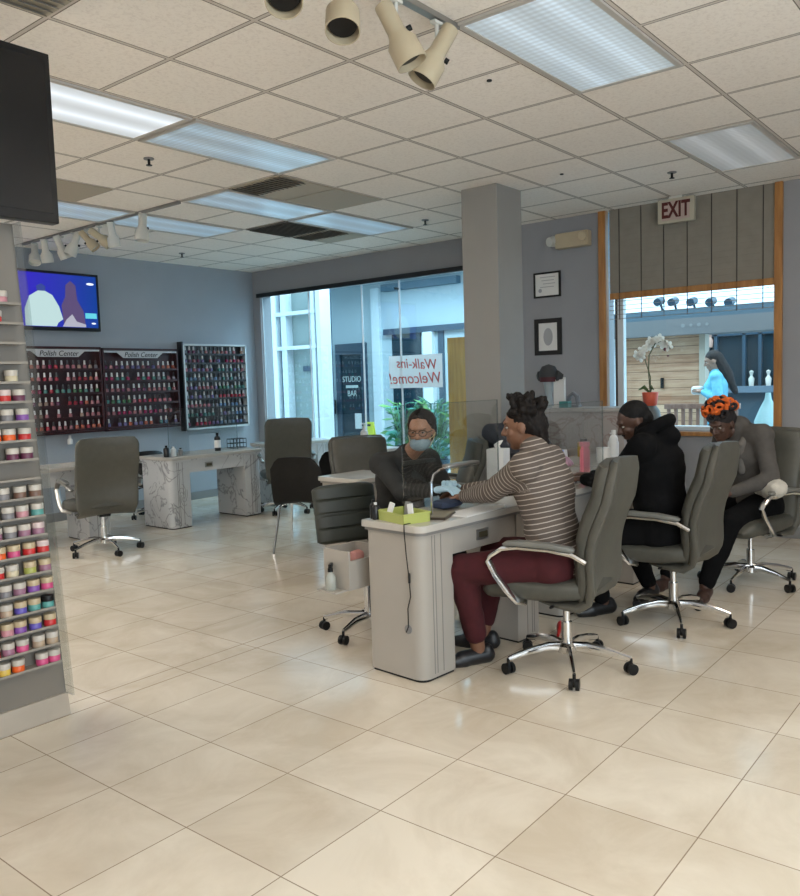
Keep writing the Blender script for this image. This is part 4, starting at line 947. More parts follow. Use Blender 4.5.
def person(label, hip, yaw, lean, headpos, headyaw, headpitch, hands, feet, skin, top, bottom, shoe, hair=None, stripe=None, s=1.0, sleeve=1.0,
           shoulder_w=.185, stout=1.0, knees_out=.11, glove=None, elbow_pole=None, hood=False, female=True, legs=True, headroll=0, cuff=.93, hand_dirs=None, standing=False, toplen=0):
    F = V((math.cos(yaw), math.sin(yaw), 0)); Rr = V((F.y, -F.x, 0)); U = V((0, 0, 1))
    root = thing('person', label, 'person', (hip[0], hip[1], 0), 0)
    O = V((hip[0], hip[1], 0)); hp = V(hip)-O
    sp = (U*math.cos(lean)+F*math.sin(lean)).normalized()
    waist = hp+sp*.14*s+U*.02; chest = hp+U*.04+(sp*.9+U*.1).normalized()*.34*s; neck = hp+U*.04+sp*.50*s; 
    hd_ = V(headpos)-O
    sh = {k: chest+sp*.10*s+Rr*shoulder_w*k*s for k in (-1, 1)}
    hands = {k: V(hands[k])-O for k in hands}; feet = {k: (V(feet[k][0])-O, feet[k][1]) for k in feet}
    lim = {}
    for k in (-1, 1):
        pole = (elbow_pole[k] if elbow_pole else (Rr*k*.6-U*1.0-F*.35))
        lim['e', k], lim['w', k] = ik(sh[k], hands[k], .285*s, .255*s, pole)
        fp, fdir = feet[k]; ank = fp+U*.085
        hj = hp+Rr*.09*k*s
        lim['k', k], lim['a', k] = ik(hj, ank, .43*s, .42*s, (F*1.0+U*.9+Rr*k*knees_out*4) if not standing else F)
        lim['hj', k] = hj
    hq = Matrix.Rotation(headyaw, 3, 'Z') @ Matrix.Rotation(headpitch, 3, 'Y') @ Matrix.Rotation(headroll, 3, 'X')   # head frame: +x is the face
    hf, hl, hu = hq @ V((1, 0, 0)), hq @ V((0, 1, 0)), hq @ V((0, 0, 1))
    def HP(x, y, z): return hd_+(hf*x+hl*y+hu*z)*s
    def torso(m, g):
        st = stout
        m.ball(hp+U*.0, ((.125)*st*s+g, (.165)*st*s+g, .11*s+g), Matrix.Rotation(yaw, 3, 'Z'), n=20)
        for f, a, b in ((0, .105, .155), (.25, .10, .142), (.5, .105, .145), (.75, .115, .158), (1., .115, .165)):
            c = waist.lerp(chest, f) if f else waist
            m.ball(c, (a*st*s+g, b*st*s+g, .11*s+g), Matrix.Rotation(yaw, 3, 'Z') @ Matrix.Rotation(lean, 3, 'Y'), n=20)
        m.cap(sh[-1]-U*.005, sh[1]-U*.005, .062*s+g, .062*s+g, 14)
        m.cap(chest+sp*.04, neck-sp*.01, .10*s*st+g, .062*s+g, 14)
        if female: m.ball(chest+F*.065*s-sp*.03, (.075*s+g, .12*s+g, .075*s+g), Matrix.Rotation(yaw, 3, 'Z'))
    def arms(m, g, frac=1.0, hnd=True):
        for k in (-1, 1):
            S_, E_, W_ = sh[k], lim['e', k], lim['w', k]
            m.ball(S_, .060*s+g); m.cap(S_, E_, .052*s*(.5+.5*stout)+g, .041*s+g, 14)
            m.cap(E_, E_.lerp(W_, .35), .042*s+g, .038*s+g, 14)
            if frac > .4: m.cap(E_.lerp(W_, .35), E_.lerp(W_, frac), .038*s+g, (.038-.014*frac)*s+g, 14)
    def legs_(m, g, frac=1.0):
        for k in (-1, 1):
            hj, K_, A_ = lim['hj', k], lim['k', k], lim['a', k]
            m.ball(hj, .098*s*stout+g, n=16); m.cap(hj, K_, .085*s*stout+g, .058*s+g, 16)
            m.cap(K_, K_.lerp(A_, .35), .057*s+g, .054*s+g, 14); m.cap(K_.lerp(A_, .35), K_.lerp(A_, frac), .054*s+g, (.054-.018*frac)*s+g, 14)
    def hands_(m, inf):
        for k in (-1, 1):
            W_, E_ = lim['w', k], lim['e', k]; fd = (W_-E_).normalized()
            dd = fd; nn = -U
            if hand_dirs and k in hand_dirs: dd, nn = V(hand_dirs[k][0]), V(hand_dirs[k][1])
            hand(m, W_, dd, nn, -k if (dd.cross(nn)).dot(Rr)*k > 0 else k*1.0 if (dd.cross(nn)).dot(Rr)*k < 0 else k, .55, s, inf)
    def feet_(m, g):
        for k in (-1, 1):
            fp, fdir = feet[k]; fd = V((math.cos(fdir), math.sin(fdir), 0)); A_ = lim['a', k]
            m.cap(A_, A_-U*.04, .036*s+g, .034*s+g); m.cap(fp-fd*.045+U*.035, fp+fd*.09+U*.034, .033*s+g, .034*s+g); m.cap(fp+fd*.08+U*.028, fp+fd*.155+U*.022, .036*s+g, .022*s+g)
    # one continuous body
    m = MB(); torso(m, 0); arms(m, 0); hands_(m, 0); legs_(m, 0); feet_(m, 0)
    m.cap(neck-sp*.02, HP(-.02, 0, -.06), .055*s, .052*s, 14)
    R3 = hq
    m.ball(HP(-.012, 0, .025), (.092*s, .072*s, .088*s), R3, n=24); m.ball(HP(.018, 0, -.035), (.066*s, .057*s, .075*s), R3, n=20); m.ball(HP(.046, 0, -.088), (.030*s, .030*s, .022*s), R3)
    m.ball(HP(.072, 0, .030), (.018*s, .045*s, .014*s), R3)
    m.cap(HP(.078, 0, .012), HP(.100, 0, -.022), .0085*s, .0125*s, 8); m.ball(HP(.090, .012, -.026), .009*s, n=8); m.ball(HP(.090, -.012, -.026), .009*s, n=8)
    m.ball(HP(.076, 0, -.052), (.012*s, .024*s, .007*s), R3, n=10); m.ball(HP(.074, 0, -.063), (.012*s, .021*s, .007*s), R3, n=10)
    for k in (-1, 1): m.ball(HP(-.006, .073*k, -.008), (.018*s, .009*s, .030*s), R3, n=10); m.ball(HP(.055, .036*k, -.02), (.022*s, .02*s, .02*s), R3, n=10)
    body = solid(m, 'body', skin, root, .0052, 3)
    # face details
    for k in (-1, 1):
        MB().ball(HP(.0705, .029*k, .006), (.0085*s, .012*s, .0052*s), R3, n=10).build('eye', EYE, body)
        MB().ball(HP(.0775, .029*k, .006), (.003*s, .0055*s, .005*s), R3, n=8).build('iris', CR['ink'], body)
        MB().cap(HP(.083, .014*k, .026), HP(.072, .048*k, .027), .0035*s, .0028*s, 6).build('eyebrow', HAIRB, body)
    # clothes
    at_ = None
    if stripe:
        segs = []
        for k in (-1, 1): segs.append((sh[k], lim['e', k], .0)); segs.append((lim['e', k], lim['w', k], .285*s))
        def at_(co):
            best = 1e9; val = 0
            tt = (co-hp).dot(sp); dt = (co-(hp+sp*max(0, min(.5, tt)))).length-.135*s
            best = dt; val = tt
            for a, b, o_ in segs:
                d = b-a; f0 = (co-a).dot(d)/d.length_squared; f = max(0, min(1, f0)); q = (co-(a+d*f)).length-.05*s
                if f0 > (.12 if o_ == 0 else 0) and q < best: best = q; val = .5-(o_+f0*d.length)
            return val
    m = MB(); torso(m, .014); arms(m, .013, .97*sleeve)
    m.cap(neck-sp*.03, neck+sp*.005, .064*s, .060*s)
    if toplen: m.ball(hp+U*.0-F*.01, (.15*s*stout, .185*s*stout, .12*s), Matrix.Rotation(yaw, 3, 'Z'))
    if hood:
        hdp = neck-F*.04*s; m.tube([hdp+(Rr*math.cos(a)*.115+F*(-math.sin(a)*.075-.0)+U*(.03+.045*math.sin(a)))*s for a in [i*2*PI/14 for i in range(14)]], .034*s, 10, closed=True); m.ball(hdp-F*.06-U*.02, (.08, .10, .065), Matrix.Rotation(yaw, 3, 'Z'))
    solid(m, 'sweater' if not hood else 'hoodie', top, root, .009, 14, noise=.012, nscale=.09, attr=at_)
    m = MB(); legs_(m, .016, cuff)
    m.ball(hp-U*.01, (.135*s*stout, .178*s*stout, .112*s), Matrix.Rotation(yaw, 3, 'Z'), n=20)
    solid(m, 'trousers', bottom, root, .010, 5, noise=.014, nscale=.11)
    m = MB()
    for k in (-1, 1):
        q = MB(); fp, fdir = feet[k]; fd = V((math.cos(fdir), math.sin(fdir), 0))
        q.cap(fp-fd*.05+U*.04, fp+fd*.09+U*.036, .042*s, .040*s); q.cap(fp+fd*.08+U*.03, fp+fd*.16+U*.026, .042*s, .027*s); q.ball(fp-fd*.05+U*.055, (.036, .036, .045))
        so = solid(q, 'shoe', shoe, root, .006, 4)
        MB().cap(fp-fd*.055+U*.010, fp+fd*.155+U*.010, .011, .011).xf(Matrix.Identity(4)).build('sole', SOLE, so)
    m.bm.free()
    if glove:
        m = MB(); hands_(m, .0022)
        for k in (-1, 1): W_, E_ = lim['w', k], lim['e', k]; m.cap(W_+(E_-W_).normalized()*.06, W_, .036*s, .029*s)
        solid(m, 'gloves', glove, root, .0045, 2)
    ctx = dict(root=root, HP=HP, R3=R3, body=body, F=F, R=Rr, U=U, s=s, neck=neck, sp=sp, lim=lim, O=O)
    return ctx
EYE = mat('eye white', (.42, .40, .37), .3); sk5 = mat('tan skin', (.32, .18, .125), .5, var=.05); SOLE = mat('rubber sole', (.10, .09, .085), .6)
hm = lambda n, c: mat(n, c, .7, var=.3, scale=60, bump=.5, spec=.25)
HAIRB = hm('black brown hair', (.009, .0065, .0055)); HAIRK = hm('black hair', (.005, .0045, .0045))
def skinm(n, c): return mat(n, c, .5, var=.06, scale=12)
sk1 = skinm('warm brown skin', (.20, .095, .055)); sk2 = skinm('medium brown skin', (.42, .22, .14)); sk3 = skinm('deep brown skin', (.085, .042, .028)); sk4 = skinm('light skin', (.55, .36, .28))
cloth = lambda n, c, r=.9: mat(n, c, r, var=.12, scale=25, bump=.15)
STR = stripes_mat('striped brown grey knit', (.105, .082, .068), (.40, .35, .31), .0245, .80)

# --- striped sweater, nearest chair
P = person('person in striped brown sweater and dark red trousers seated at the nearest desk', (.46, -.85, .545), math.radians(100), .22, (.505, -.635, 1.205), math.radians(112), .15,
  {-1: (.45, -.285, .825), 1: (.58, -.22, .84)}, {-1: ((.30, -.47, 0), math.radians(150)), 1: ((.52, -.36, 0), math.radians(110))}, sk1, STR, cloth('dark red trousers', (.050, .003, .006)), mat('black shoe', (.012, .012, .014), .4), stripe=True, cuff=.83, shoulder_w=.18, stout=1.08, s=1.04)
HP, R3 = P['HP'], P['R3']
m = MB(); m.ball(HP(-.025, 0, .045), (.094, .084, .086), R3, n=20); m.ball(HP(-.055, 0, .0), (.075, .080, .085), R3, n=20); m.ball(HP(-.07, 0, -.06), (.05, .06, .06), R3)
rnd = random.Random(4)
for k in range(46):
    a = rnd.uniform(0, 2*PI); e = rnd.uniform(.1, 1.4); x, y, z = -.03+.085*math.cos(a)*math.cos(e), .085*math.sin(a)*math.cos(e), .05+.09*math.sin(e)
    if x > .045: continue
    p = HP(x, y, z); q = HP(x*1.2, y*1.2, z+.028*rnd.random()); m.cap(p, q, .019, .014, 8)
for k in range(9): a = rnd.uniform(-1, 1); m.cap(HP(.03*a-.01, .02*a, .12), HP(.03*a-.0+.02*rnd.random(), .03*a, .150+.018*rnd.random()), .015, .008, 8)
for y in (-.05, -.02, .02, .05): m.cap(HP(-.09, y, -.03), HP(-.10, y*1.3, -.14), .014, .008, 8)
solid(m, 'hair', HAIRB, P['root'], .005, 2, noise=.012, nscale=.02)

# --- man in black hoodie
P = person('man in a black hoodie with short black hair and beard, looking down', (1.52, -.98, .545), math.radians(98), .17, (1.545, -.785, 1.165), math.radians(128), .42,
  {-1: (1.46, -.50, .82), 1: (1.66, -.46, .82)}, {-1: ((1.45, -.62, 0), math.radians(150)), 1: ((1.93, -.72, 0), math.radians(175))}, sk3, mat('black hoodie', (.0045, .0045, .005), .95, spec=.12, bump=.15, scale=25), mat('black trousers', (.005, .005, .0055), .95, spec=.12), mat('black shoe b', (.010, .010, .011), .4), hood=True, female=False, shoulder_w=.215, stout=1.24, s=1.06)
HP, R3 = P['HP'], P['R3']
m = MB(); m.ball(HP(-.020, 0, .042), (.094, .079, .083), R3, n=24); m.ball(HP(-.05, 0, .0), (.068, .073, .07), R3, n=20)
solid(m, 'hair', HAIRK, P['root'], .005, 3)
m = MB(); m.ball(HP(.042, 0, -.085), (.040, .045, .036), R3)
for k in (-1, 1): m.cap(HP(.01, .058*k, -.03), HP(.04, .042*k, -.085), .016, .018)
m.cap(HP(.083, -.022, -.043), HP(.083, .022, -.043), .006, .006); solid(m, 'beard', HAIRK, P['root'], .005, 2)

# --- orange headwrap
P = person('person with orange and black knotted headwrap and grey cardigan seated at the right', (2.74, -1.15, .545), math.radians(150), .28, (2.52, -.99, 1.10), math.radians(165), .42,
  {-1: (2.36, -1.10, .66), 1: (2.48, -.90, .66)}, {-1: ((2.10, -1.02, 0), math.radians(190)), 1: ((2.22, -.72, 0), math.radians(170))}, skinm('dark brown skin', (.075, .036, .024)), cloth('grey cardigan', (.075, .068, .062)), mat('black leggings', (.005, .005, .0055), .95, spec=.12), mat('brown slipper', (.045, .020, .014), .5), shoulder_w=.165, s=1.04, stout=1.02)
HP, R3 = P['HP'], P['R3']; Rr, F_, N0, SPn = P['R'], P['F'], P['neck'], P['sp']
m = MB(); m.ball(N0-F_*.075-SPn*.055, (.055, .085, .06)); [m.cap(N0+Rr*.075*k-SPn*.03-F_*.03, N0+Rr*.085*k-SPn*.12+F_*.09, .034, .026) for k in (-1, 1)]; [m.cap(N0+Rr*.085*k-SPn*.12+F_*.09, N0+Rr*.06*k-SPn*.32+F_*.125, .026, .022) for k in (-1, 1)]; m.cap(N0+Rr*.075-SPn*.03-F_*.03, N0-Rr*.075-SPn*.03-F_*.03, .034)
solid(m, 'shawl_collar', cloth('light grey knit collar', (.13, .12, .108)), P['root'], .007, 5, noise=.01, nscale=.05)
wr = MB(); wr.ball(HP(-.02, 0, .045), (.098, .084, .088), R3, n=20); wr.ball(HP(-.05, 0, .01), (.075, .078, .07), R3)
rnd = random.Random(11); orm = MB(); blk_ = wr
for k in range(30):
    a = k*2.399; e = .15+1.35*(k/30); x, y, z = -.015+.095*math.cos(a)*math.cos(e), .088*math.sin(a)*math.cos(e), .06+.085*math.sin(e)
    c = HP(x*1.08, y*1.08, z+.012); q = Matrix.Rotation(rnd.uniform(0, 3), 3, 'X') @ Matrix.Rotation(rnd.uniform(0, 3), 3, 'Y')
    loop = [c+q @ V((.026*math.cos(t_), .020*math.sin(t_), 0)) for t_ in [i*2*PI/9 for i in range(9)]]
    (orm if k % 3 else blk_).tube(loop, .0115, 7, closed=True)
h_ = solid(wr, 'headwrap', mat('black wrap cloth', (.012, .009, .010), .8), P['root'], .005, 1)
orm.build('orange_knots', mat('orange cloth', (.62, .115, .012), .75, var=.35, scale=35), h_)
# --- masked technician facing us
P = person('masked technician in glasses and charcoal top facing the camera at the nearest desk', (.76, .42, .535), math.radians(-118), .42, (.62, .10, 1.165), math.radians(-158), .16,
  {-1: (.62, -.09, .85), 1: (.46, -.12, .855)}, {-1: ((.72, .15, 0), math.radians(-110)), 1: ((.50, .20, 0), math.radians(-100))}, sk2, cloth('charcoal top', (.022, .022, .021)), cloth('charcoal trousers', (.02, .02, .022)), mat('black shoe c', (.01, .01, .01), .5), glove=mat('pale blue nitrile glove', (.42, .62, .75), .4), shoulder_w=.158, stout=1.0, s=.98)
HP, R3, body = P['HP'], P['R3'], P['body']
m = MB(); m.ball(HP(-.03, 0, .045), (.090, .082, .080), R3, n=24); m.ball(HP(-.055, 0, .0), (.065, .08, .09), R3, n=20); m.ball(HP(-.10, 0, .01), (.045, .05, .045), R3)
for k in (-1, 1): m.cap(HP(.045, .012*k, .088), HP(.015, .066*k, .045), .012, .012); m.cap(HP(.015, .066*k, .045), HP(-.03, .072*k, -.03), .012, .014)
solid(m, 'hair', HAIRB, P['root'], .005, 2, noise=.004, nscale=.02)
g = MB()
for k in (-1, 1):
    g.tube([HP(.094-.010*abs(math.cos(a)), .032*k+.025*math.cos(a), .004+.018*math.sin(a)) for a in [i*2*PI/14 for i in range(14)]], .0022, 6, closed=True); g.cap(HP(.084, .057*k, .008), HP(-.01, .076*k, .004), .002, .002, 6)
g.cap(HP(.098, -.008, .006), HP(.098, .008, .006), .002, .002, 6); g.build('glasses', 'black', P['root'])
mk = MB(); mk.ball(HP(.046, 0, -.066), (.056, .062, .044), R3, n=20)
mo = solid(mk, 'face_mask', mat('pale blue surgical mask', (.30, .40, .46), .8, bump=.2, scale=30), P['root'], .005, 2)
e = MB()
for k in (-1, 1): e.tube([HP(.05, .058*k, -.04), HP(.02, .074*k, -.03), HP(-.008, .084*k, -.012)], .0028, 6).tube([HP(.05, .055*k, -.085), HP(.02, .070*k, -.06), HP(-.008, .082*k, -.02)], .0028, 6)
e.build('ear_loop', mat('cream elastic', (.6, .5, .3), .7), mo)
# --- second technician mostly hidden behind the striped sweater's head
P = person('dark haired technician mostly hidden behind the striped sweater person, at the middle desk', (2.56, .72, .555), math.radians(-125), .2, (2.47, .48, 1.17), math.radians(-135), .45,
  {-1: (2.32, .08, .83), 1: (2.10, .08, .83)}, {-1: ((2.5, .30, 0), math.radians(-110)), 1: ((2.25, .35, 0), math.radians(-100))}, sk4, cloth('slate work top', (.045, .05, .065)), cloth('dark trousers', (.02, .02, .022)), mat('black shoe d', (.01, .01, .01), .5), glove=mat('mauve nitrile glove', (.50, .30, .42), .4), shoulder_w=.17)
HP, R3 = P['HP'], P['R3']
m = MB(); m.ball(HP(-.022, 0, .045), (.092, .082, .084), R3, n=20); m.ball(HP(-.055, 0, -.02), (.07, .085, .11), R3, n=20); m.ball(HP(-.07, 0, -.12), (.05, .08, .09), R3)
solid(m, 'hair', hm('dark brown hair', (.03, .02, .018)), P['root'], .006, 2, noise=.01, nscale=.03)
# --- woman on the pavement outside
q = at(716, 361, 6.75); oz = -.02
P = person('woman in a pale blue top standing outside the street window looking at what she holds', (6.75, q.y-.02, .93+oz), math.radians(105), .03, (6.72, q.y+.03, q.z), math.radians(110), .30,
  {-1: (6.6, q.y+.10, q.z-.36), 1: (6.82, q.y+.12, q.z-.38)}, {-1: ((6.66, q.y-.02, oz), math.radians(105)), 1: ((6.86, q.y-.05, oz), math.radians(100))}, sk5, cloth('pale blue top', (.13, .42, .56)), cloth('pale blue skirt trousers', (.12, .36, .48)), mat('shoe grey', (.2, .2, .2), .5), shoulder_w=.165, standing=True, knees_out=0)
HP, R3 = P['HP'], P['R3']
m = MB(); m.ball(HP(-.022, 0, .045), (.092, .080, .082), R3, n=20); m.cap(HP(-.06, 0, .03), HP(-.10, 0, -.20), .07, .075); m.cap(HP(-.10, 0, -.20), HP(-.13, 0, -.42), .07, .035)
solid(m, 'hair', hm('long dark hair', (.02, .017, .017)), P['root'], .007, 2, noise=.01, nscale=.04)
b = tag(MB().box((0, 0, 0), (.14, .12, .10), .03).build('white_bag', 'paper'), 'small white parcel held by the woman in the pale blue top outside', 'bag'); b.location = (6.70, q.y+.20, q.z-.34)

# ================================================================== DESK ITEMS
def A(u, v, z=0):   # point on the nearest desk top, u along, v away from the customer
    a = math.radians(-4.5); return V((-.125+u*math.cos(a)-v*math.sin(a), -.45+u*math.sin(a)+v*math.cos(a), .77+z))
t = thing('plastic_basket', 'yellow green translucent basket of small tools on the nearest desk', 'basket', A(.10, .20), -.3)
gm = mat('yellow green plastic', (.42, .46, .13), .3)
m = MB(); 
o = m.bb((-.075, -.11, 0), (.075, .11, .004)); 
for a, b_ in (((-.078, -.113), (-.074, .113)), ((.074, -.113), (.078, .113)), ((-.078, -.113), (.078, -.109)), ((-.078, .109), (.078, .113))): m.bb((*a, 0), (*b_, .045))
m.build('basket_body', gm, t); MB().tube([(-.08, -.115, .046), (.08, -.115, .046), (.08, .115, .046), (-.08, .115, .046)], .004, 6, closed=True).build('rim', gm, t)
for k, (x, y, c, lb) in enumerate([(-.02, -.06, 'white', 'white nail buffer standing in the yellow green basket'), (.03, .0, 'grey', 'grey nail file standing in the yellow green basket'), (-.03, .06, 'paper', 'pale nail file leaning in the yellow green basket')]):
    f = tag(MB().box((0, 0, .045), (.012, .03, .08), .003, (.25*(k-1), .2, 0)).build('nail_file', c), lb, 'nail file'); f.location = A(.10, .20, .004)+V((x, y, 0))
def bottle2(name, label, cat, loc, r, h, mb, mc, neck=.35, pump=False, lab=None):
    t = thing(name, label, cat, loc)
    m = MB(); m.lathe([(.001, 0), (r*.95, 0), (r, .004), (r, h*.72), (r*.75, h*.80), (r*neck, h*.84), (r*neck, h*.86)], n=20); m.build('bottle_body', mb, t)
    m = MB(); m.cyl((0, 0, h*.855), (0, 0, h), r*neck*1.25)
    if pump: m.cyl((0, 0, h), (0, 0, h*1.12), r*.15).box((-r*.4, 0, h*1.13), (r*1.4, r*.4, h*.05), .002)
    m.build('cap', mc, t)
    if lab: MB().lathe([(r*1.01, h*.18), (r*1.015, h*.2), (r*1.015, h*.58), (r*1.01, h*.6)], n=20).build('paper_label', lab, t)
    return t
bottle2('polish_bottle', 'small black bottle at the left corner of the nearest desk', 'bottle', A(.045, .34), .018, .085, 'blackgloss', 'white')
bottle2('polish_bottle', 'small black bottle beside the yellow green basket', 'bottle', A(.085, .36), .017, .06, 'blackgloss', 'black')
bottle2('polish_bottle', 'tallest small dark bottle at the left corner of the nearest desk', 'bottle', A(.06, .37), .018, .095, 'blackgloss', 'black')
t = thing('notebook', 'dark brown closed booklet at the front edge of the nearest desk', 'booklet', A(.27, .13), .35)
MB().bb((-.10, -.07, 0), (.10, .07, .012), .003).build('cover', mat('dark brown cover', (.05, .035, .025), .4), t); MB().bb((-.094, -.066, .0125), (.098, .064, .016)).build('page', mat('tan page', (.22, .19, .13), .6), t)
tag(MB().prism([(-.2, -.09), (.16, -.09), (.22, -.05), (.16, .06), (-.2, .06)], 0, .006, 'xy', .002).build('paper_towel', 'paper'), 'white paper towel spread under the hands on the nearest desk', 'paper towel').location = A(.52, .09)
t = thing('hand_rest', 'dark cushioned hand rest between the two pairs of hands', 'hand rest', A(.50, .25), 0); MB().slab([(-.05, .025), (-.03, .03), (.03, .03), (.05, .025)], [.06, .1, .1, .06], [.012, .022, .022, .012]).build('cushion', mat('navy cloth', (.02, .03, .06), .8), t)
# arched lamp
t = thing('desk_lamp', 'slim chrome arched lamp over the hands on the nearest desk', 'lamp', A(.22, .12), math.radians(-4))
MB().cyl((0, 0, 0), (0, 0, .012), .035).build('base', 'black', t)
MB().tube([(0, 0, .01), (0, 0, .10), (.0, 0, .17), (.02, 0, .215), (.07, 0, .235), (.13, 0, .24)], .006).build('arm', 'chrome', t)
h_ = MB().slab([(-.13, 0), (-.12, .002), (.12, .002), (.13, 0)], [.02, .028, .028, .02], [.005, .010, .010, .005]).xf(Matrix.Translation((.24, 0, .245)) @ Matrix.Rotation(PI/2, 4, 'Z')).build('lamp_head', 'brushed', t)
# cable down the end panel
a_ = math.radians(-4.5); ex = V((-math.cos(a_), -math.sin(a_), 0))
def E_(v, z): a = math.radians(-4.5); return V((-.125+.025*math.cos(a)-v*math.sin(a), -.45+.025*math.sin(a)+v*math.cos(a), z))+ex*.006
ov = ex*.026
cb = thing('power_cable', 'thin black cable hanging over the end panel of the nearest desk', 'cable', (0, 0, 0))
MB().tube([A(.20, .12, .004), A(.06, .10, .004), A(.0, .10, .004)+ex*.006, E_(.10, .74)+ov, E_(.105, .62)+ov*.4, E_(.10, .5), E_(.095, .42), E_(.115, .36), E_(.115, .27), E_(.13, .24)], .0028, 6).build('cord', 'black', cb)
MB().cap(E_(.10, .53), E_(.10, .49), .006, .006).build('cable_clip', 'black', cb)
gh = MB().cyl(E_(.12, .255)-ex*.007, E_(.12, .255)-ex*.001, .022).build('cable_grommet', 'grey', dA); gh.data.transform(Matrix.Translation((-.125, -.45, 0)).inverted()); gh.data.transform(Matrix.Rotation(math.radians(4.5), 4, 'Z'))
# side cabinet with spray bottle behind the nearest desk
m = MB(); m.bb((-.03, .47, .40), (.20, .66, .41)).bb((-.03, .47, .41), (-.018, .66, .60)).bb((.188, .47, .41), (.20, .66, .60)).bb((-.018, .648, .41), (.188, .66, .60)).bb((-.018, .47, .41), (.188, .482, .55)).bb((-.10, .50, .392), (.20, .64, .40)).bb((.14, .37, .42), (.18, .47, .50)); m.build('side_tray', 'desk', dA)
t = thing('spray_bottle', 'clear spray bottle with black trigger standing on the white side tray of the nearest desk', 'spray bottle', (-.145, .125, .40), .6)
MB().lathe([(.001, 0), (.026, 0), (.028, .006), (.028, .065), (.012, .088), (.011, .095)], n=18).build('bottle_body', mat('clear grey bottle', (.36, .37, .33), .15), t)
MB().cyl((0, 0, .093), (0, 0, .112), .014).box((.012, 0, .122), (.055, .018, .022), .004).box((.03, 0, .098), (.008, .01, .035), .003, (0, .35, 0)).build('trigger', 'black', t)
tag(MB().box((0, 0, .085), (.08, .06, .17), .025).build('pink_cloth', mat('pink cloth', (.55, .25, .22), .8)), 'crumpled pink cloth in the white side tray of the nearest desk', 'cloth').location = (.02, .09, .41)
# tissue box tower
t = thing('tissue_box', 'tall white tissue box with a tissue poking out between the two desks', 'tissue box', (1.33, .03, .77), math.radians(10))
MB().bb((-.058, -.058, 0), (.058, .058, .235), .004).build('box_body', 'white', t); MB().tube([(0, 0, .235), (.0, .01, .255), (.01, -.01, .275), (.03, -.02, .285)], [.02, .022, .016, .004], 8, flat=.4).build('tissue', 'paper', t)
bottle2('lotion_bottle', 'tall pink bottle standing in front of the man in the hoodie', 'bottle', (2.19, -.15, .77), .036, .215, mat('pink plastic', (.75, .20, .28), .35), mat('pink cap', (.75, .24, .32), .35), neck=.8)
bottle2('lotion_bottle', 'white bottle with rounded cap on the desk in front of the man in the hoodie', 'bottle', (3.05, .02, .77), .035, .24, 'white', 'paper', neck=.4)
bottle2('lotion_bottle', 'white pump bottle beside the rounded one in front of the man in the hoodie', 'bottle', (3.22, .10, .77), .045, .18, 'white', 'white', neck=.4, pump=True)
t = thing('paper_towel_roll', 'white paper roll standing beside the white bottles in front of the hoodie man', 'paper roll', (2.82, .0, .77)); MB().lathe([(.02, 0), (.055, 0), (.055, .12), (.02, .12)], n=20).build('roll', 'paper', t)
t = thing('nail_lamp', 'white and blue curing lamp wedge behind the pink bottle', 'nail lamp', (2.72, .36, .77), math.radians(30)); MB().prism([(-.1, 0), (.12, 0), (.12, .09), (.06, .095), (-.1, .02)], -.09, .09, 'xz', .006).build('lamp_body', 'white', t); MB().prism([(-.06, .037), (.04, .091), (.03, .093), (-.065, .039)], -.06, .06, 'xz').build('blue_panel', emi('blue glow', (.15, .35, .9), .7), t)
t = thing('gold_box', 'gold coloured box against the marbled counter behind the pink bottle', 'box', (3.25, .38, .77), .4); MB().bb((-.05, -.05, 0), (.05, .05, .12), .004).build('box_body', mat('gold card', (.36, .24, .05), .4), t); MB().bb((-.03, -.03, .12), (.02, .03, .15), .003).build('lid', 'blackgloss', t)
tag(MB().prism([(-.14, -.08), (.12, -.1), (.15, .06), (-.1, .09)], 0, .004, 'xy').build('paper_sheet', 'paper'), 'white paper under the hands of the man in the hoodie', 'paper').location = (1.55, -.32, .77)
# items on the marbled desk
for k, (dx, dy, r, h, mb_, mc, lb) in enumerate([(.06, .12, .03, .12, 'blackgloss', 'black', 'black bottle at the left end of the marbled desk under the racks'), (.16, .14, .028, .10, 'white', 'white', 'white bottle beside the black one at the left end of the marbled desk'), (.25, .14, .025, .08, 'grey', 'black', 'squat grey bottle near the left end of the marbled desk'), (.80, .22, .035, .20, 'blackgloss', 'black', 'dark bottle with white label alone in the middle of the marbled desk')]):
    bottle2('product_bottle', lb, 'bottle', (1.83+dx, 4.27+dy, .75), r, h, mb_, mc, lab='paper' if k == 3 else None)
t = thing('wire_basket', 'black wire basket at the right end of the marbled desk', 'basket', (2.95, 4.55, .75)); m = MB()
for z in (.01, .06, .11): m.tube([(-.09, -.06, z), (.09, -.06, z), (.09, .06, z), (-.09, .06, z)], .004, 6, closed=True)
for x in (-.09, -.045, 0, .045, .09): m.cyl((x, -.06, .01), (x, -.06, .11), .003).cyl((x, .06, .01), (x, .06, .11), .003)
m.build('wire_frame', 'black', t)
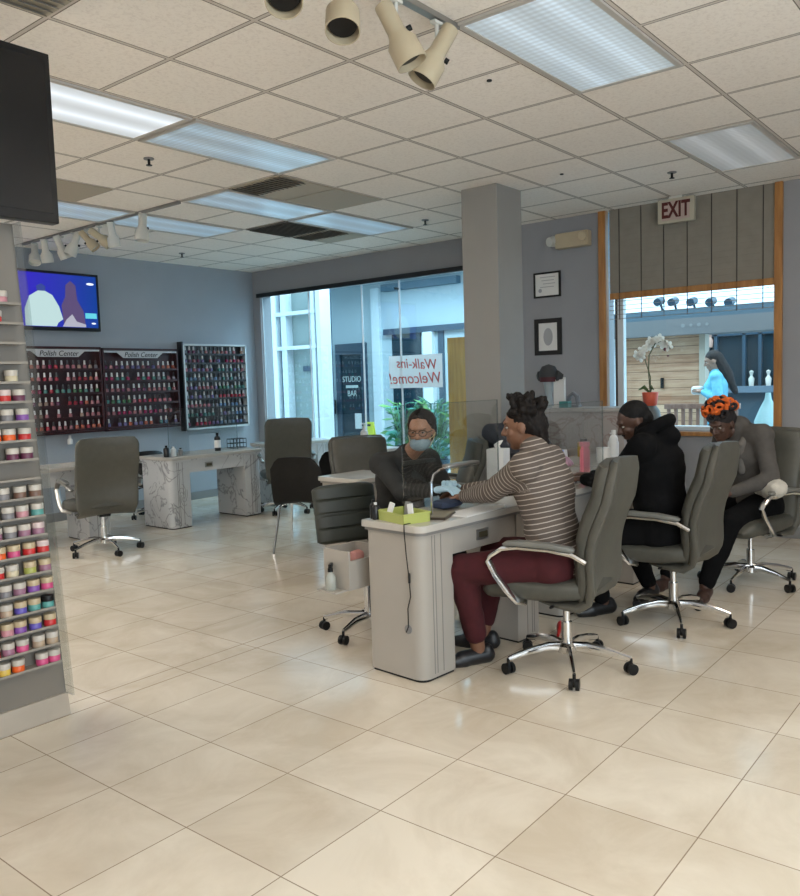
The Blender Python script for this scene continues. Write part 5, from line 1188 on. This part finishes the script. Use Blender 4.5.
t = thing('blue_towel', 'folded blue towel on the desk beside the display tower', 'towel', (.35, 4.72, .75), .1); MB().prism([(-.2, 0), (.2, 0), (.1, .03), (-.1, .045)], -.08, .08, 'xz', .004).build('folded_cloth', mat('blue towel', (.05, .10, .24), .9), t)
bottle2('product_bottle', 'small dark red bottle on the desk behind the square-backed chair on the left', 'bottle', (.62, 4.62, .75), .02, .08, mat('wine', (.2, .03, .06), .3), 'white')
t = thing('wall_dispenser', 'small white dispenser on the wall under the left polish rack', 'dispenser', (1.72, YB-.03, .86)); MB().lathe([(.03, 0), (.03, .05), (.015, .07), (.015, .10), (.001, .10)]).build('dispenser_body', 'white', t)
# white station right of the square-backed chair
t = thing('white_station', 'white product station in front of the glass partition', 'cabinet', (3.85, 3.35, 0), math.radians(-10))
MB().bb((-.2, -.35, 0), (.2, .35, .68), .006).build('cabinet_body', 'white', t); MB().bb((-.23, -.38, .68), (.23, .38, .72), .006).build('top', 'white', t); m = MB().bb((-.215, -.3, .42), (-.2, .3, .64), .003); m.build('drawer', 'whiteframe', t)
bottle2('lotion_bottle', 'tall white pump bottle on the white station by the glass', 'bottle', (3.80, 3.35, .72), .045, .24, 'white', 'white', pump=True)
bottle2('lotion_bottle', 'short white bottle beside the tall pump bottle on the white station', 'bottle', (3.78, 3.55, .72), .035, .13, 'white', 'frost')
# white bag on the lap, red slipper under the chair
t = thing('handbag', 'white cloth handbag on the lap of the person in the headwrap', 'bag', (2.54, -1.30, .675), .5)
m = MB(); m.ball((0, 0, 0), (.15, .085, .065)); m.ball((.10, .01, -.018), (.09, .07, .055)); m.ball((-.09, -.01, .015), (.09, .065, .06)); solid(m, 'bag_body', cloth('white cloth', (.55, .52, .46)), t, .006, 3, noise=.015, nscale=.04)
MB().tube([(-.1, 0, .03), (-.08, .03, .09), (0, .04, .10), (.08, .03, .03)], .006).build('strap', 'paper', t)
t = thing('red_scoop', 'red plastic handle lying under the striped sweater person\'s chair', 'tool', (.93, -.60, .03), .4)
MB().tube([(-.1, 0, 0), (-.03, 0, .005), (.02, 0, .01), (.07, 0, .01)], [.012, .018, .032, .026], 10, flat=.6).build('handle', mat('red plastic', (.45, .02, .02), .3), t)
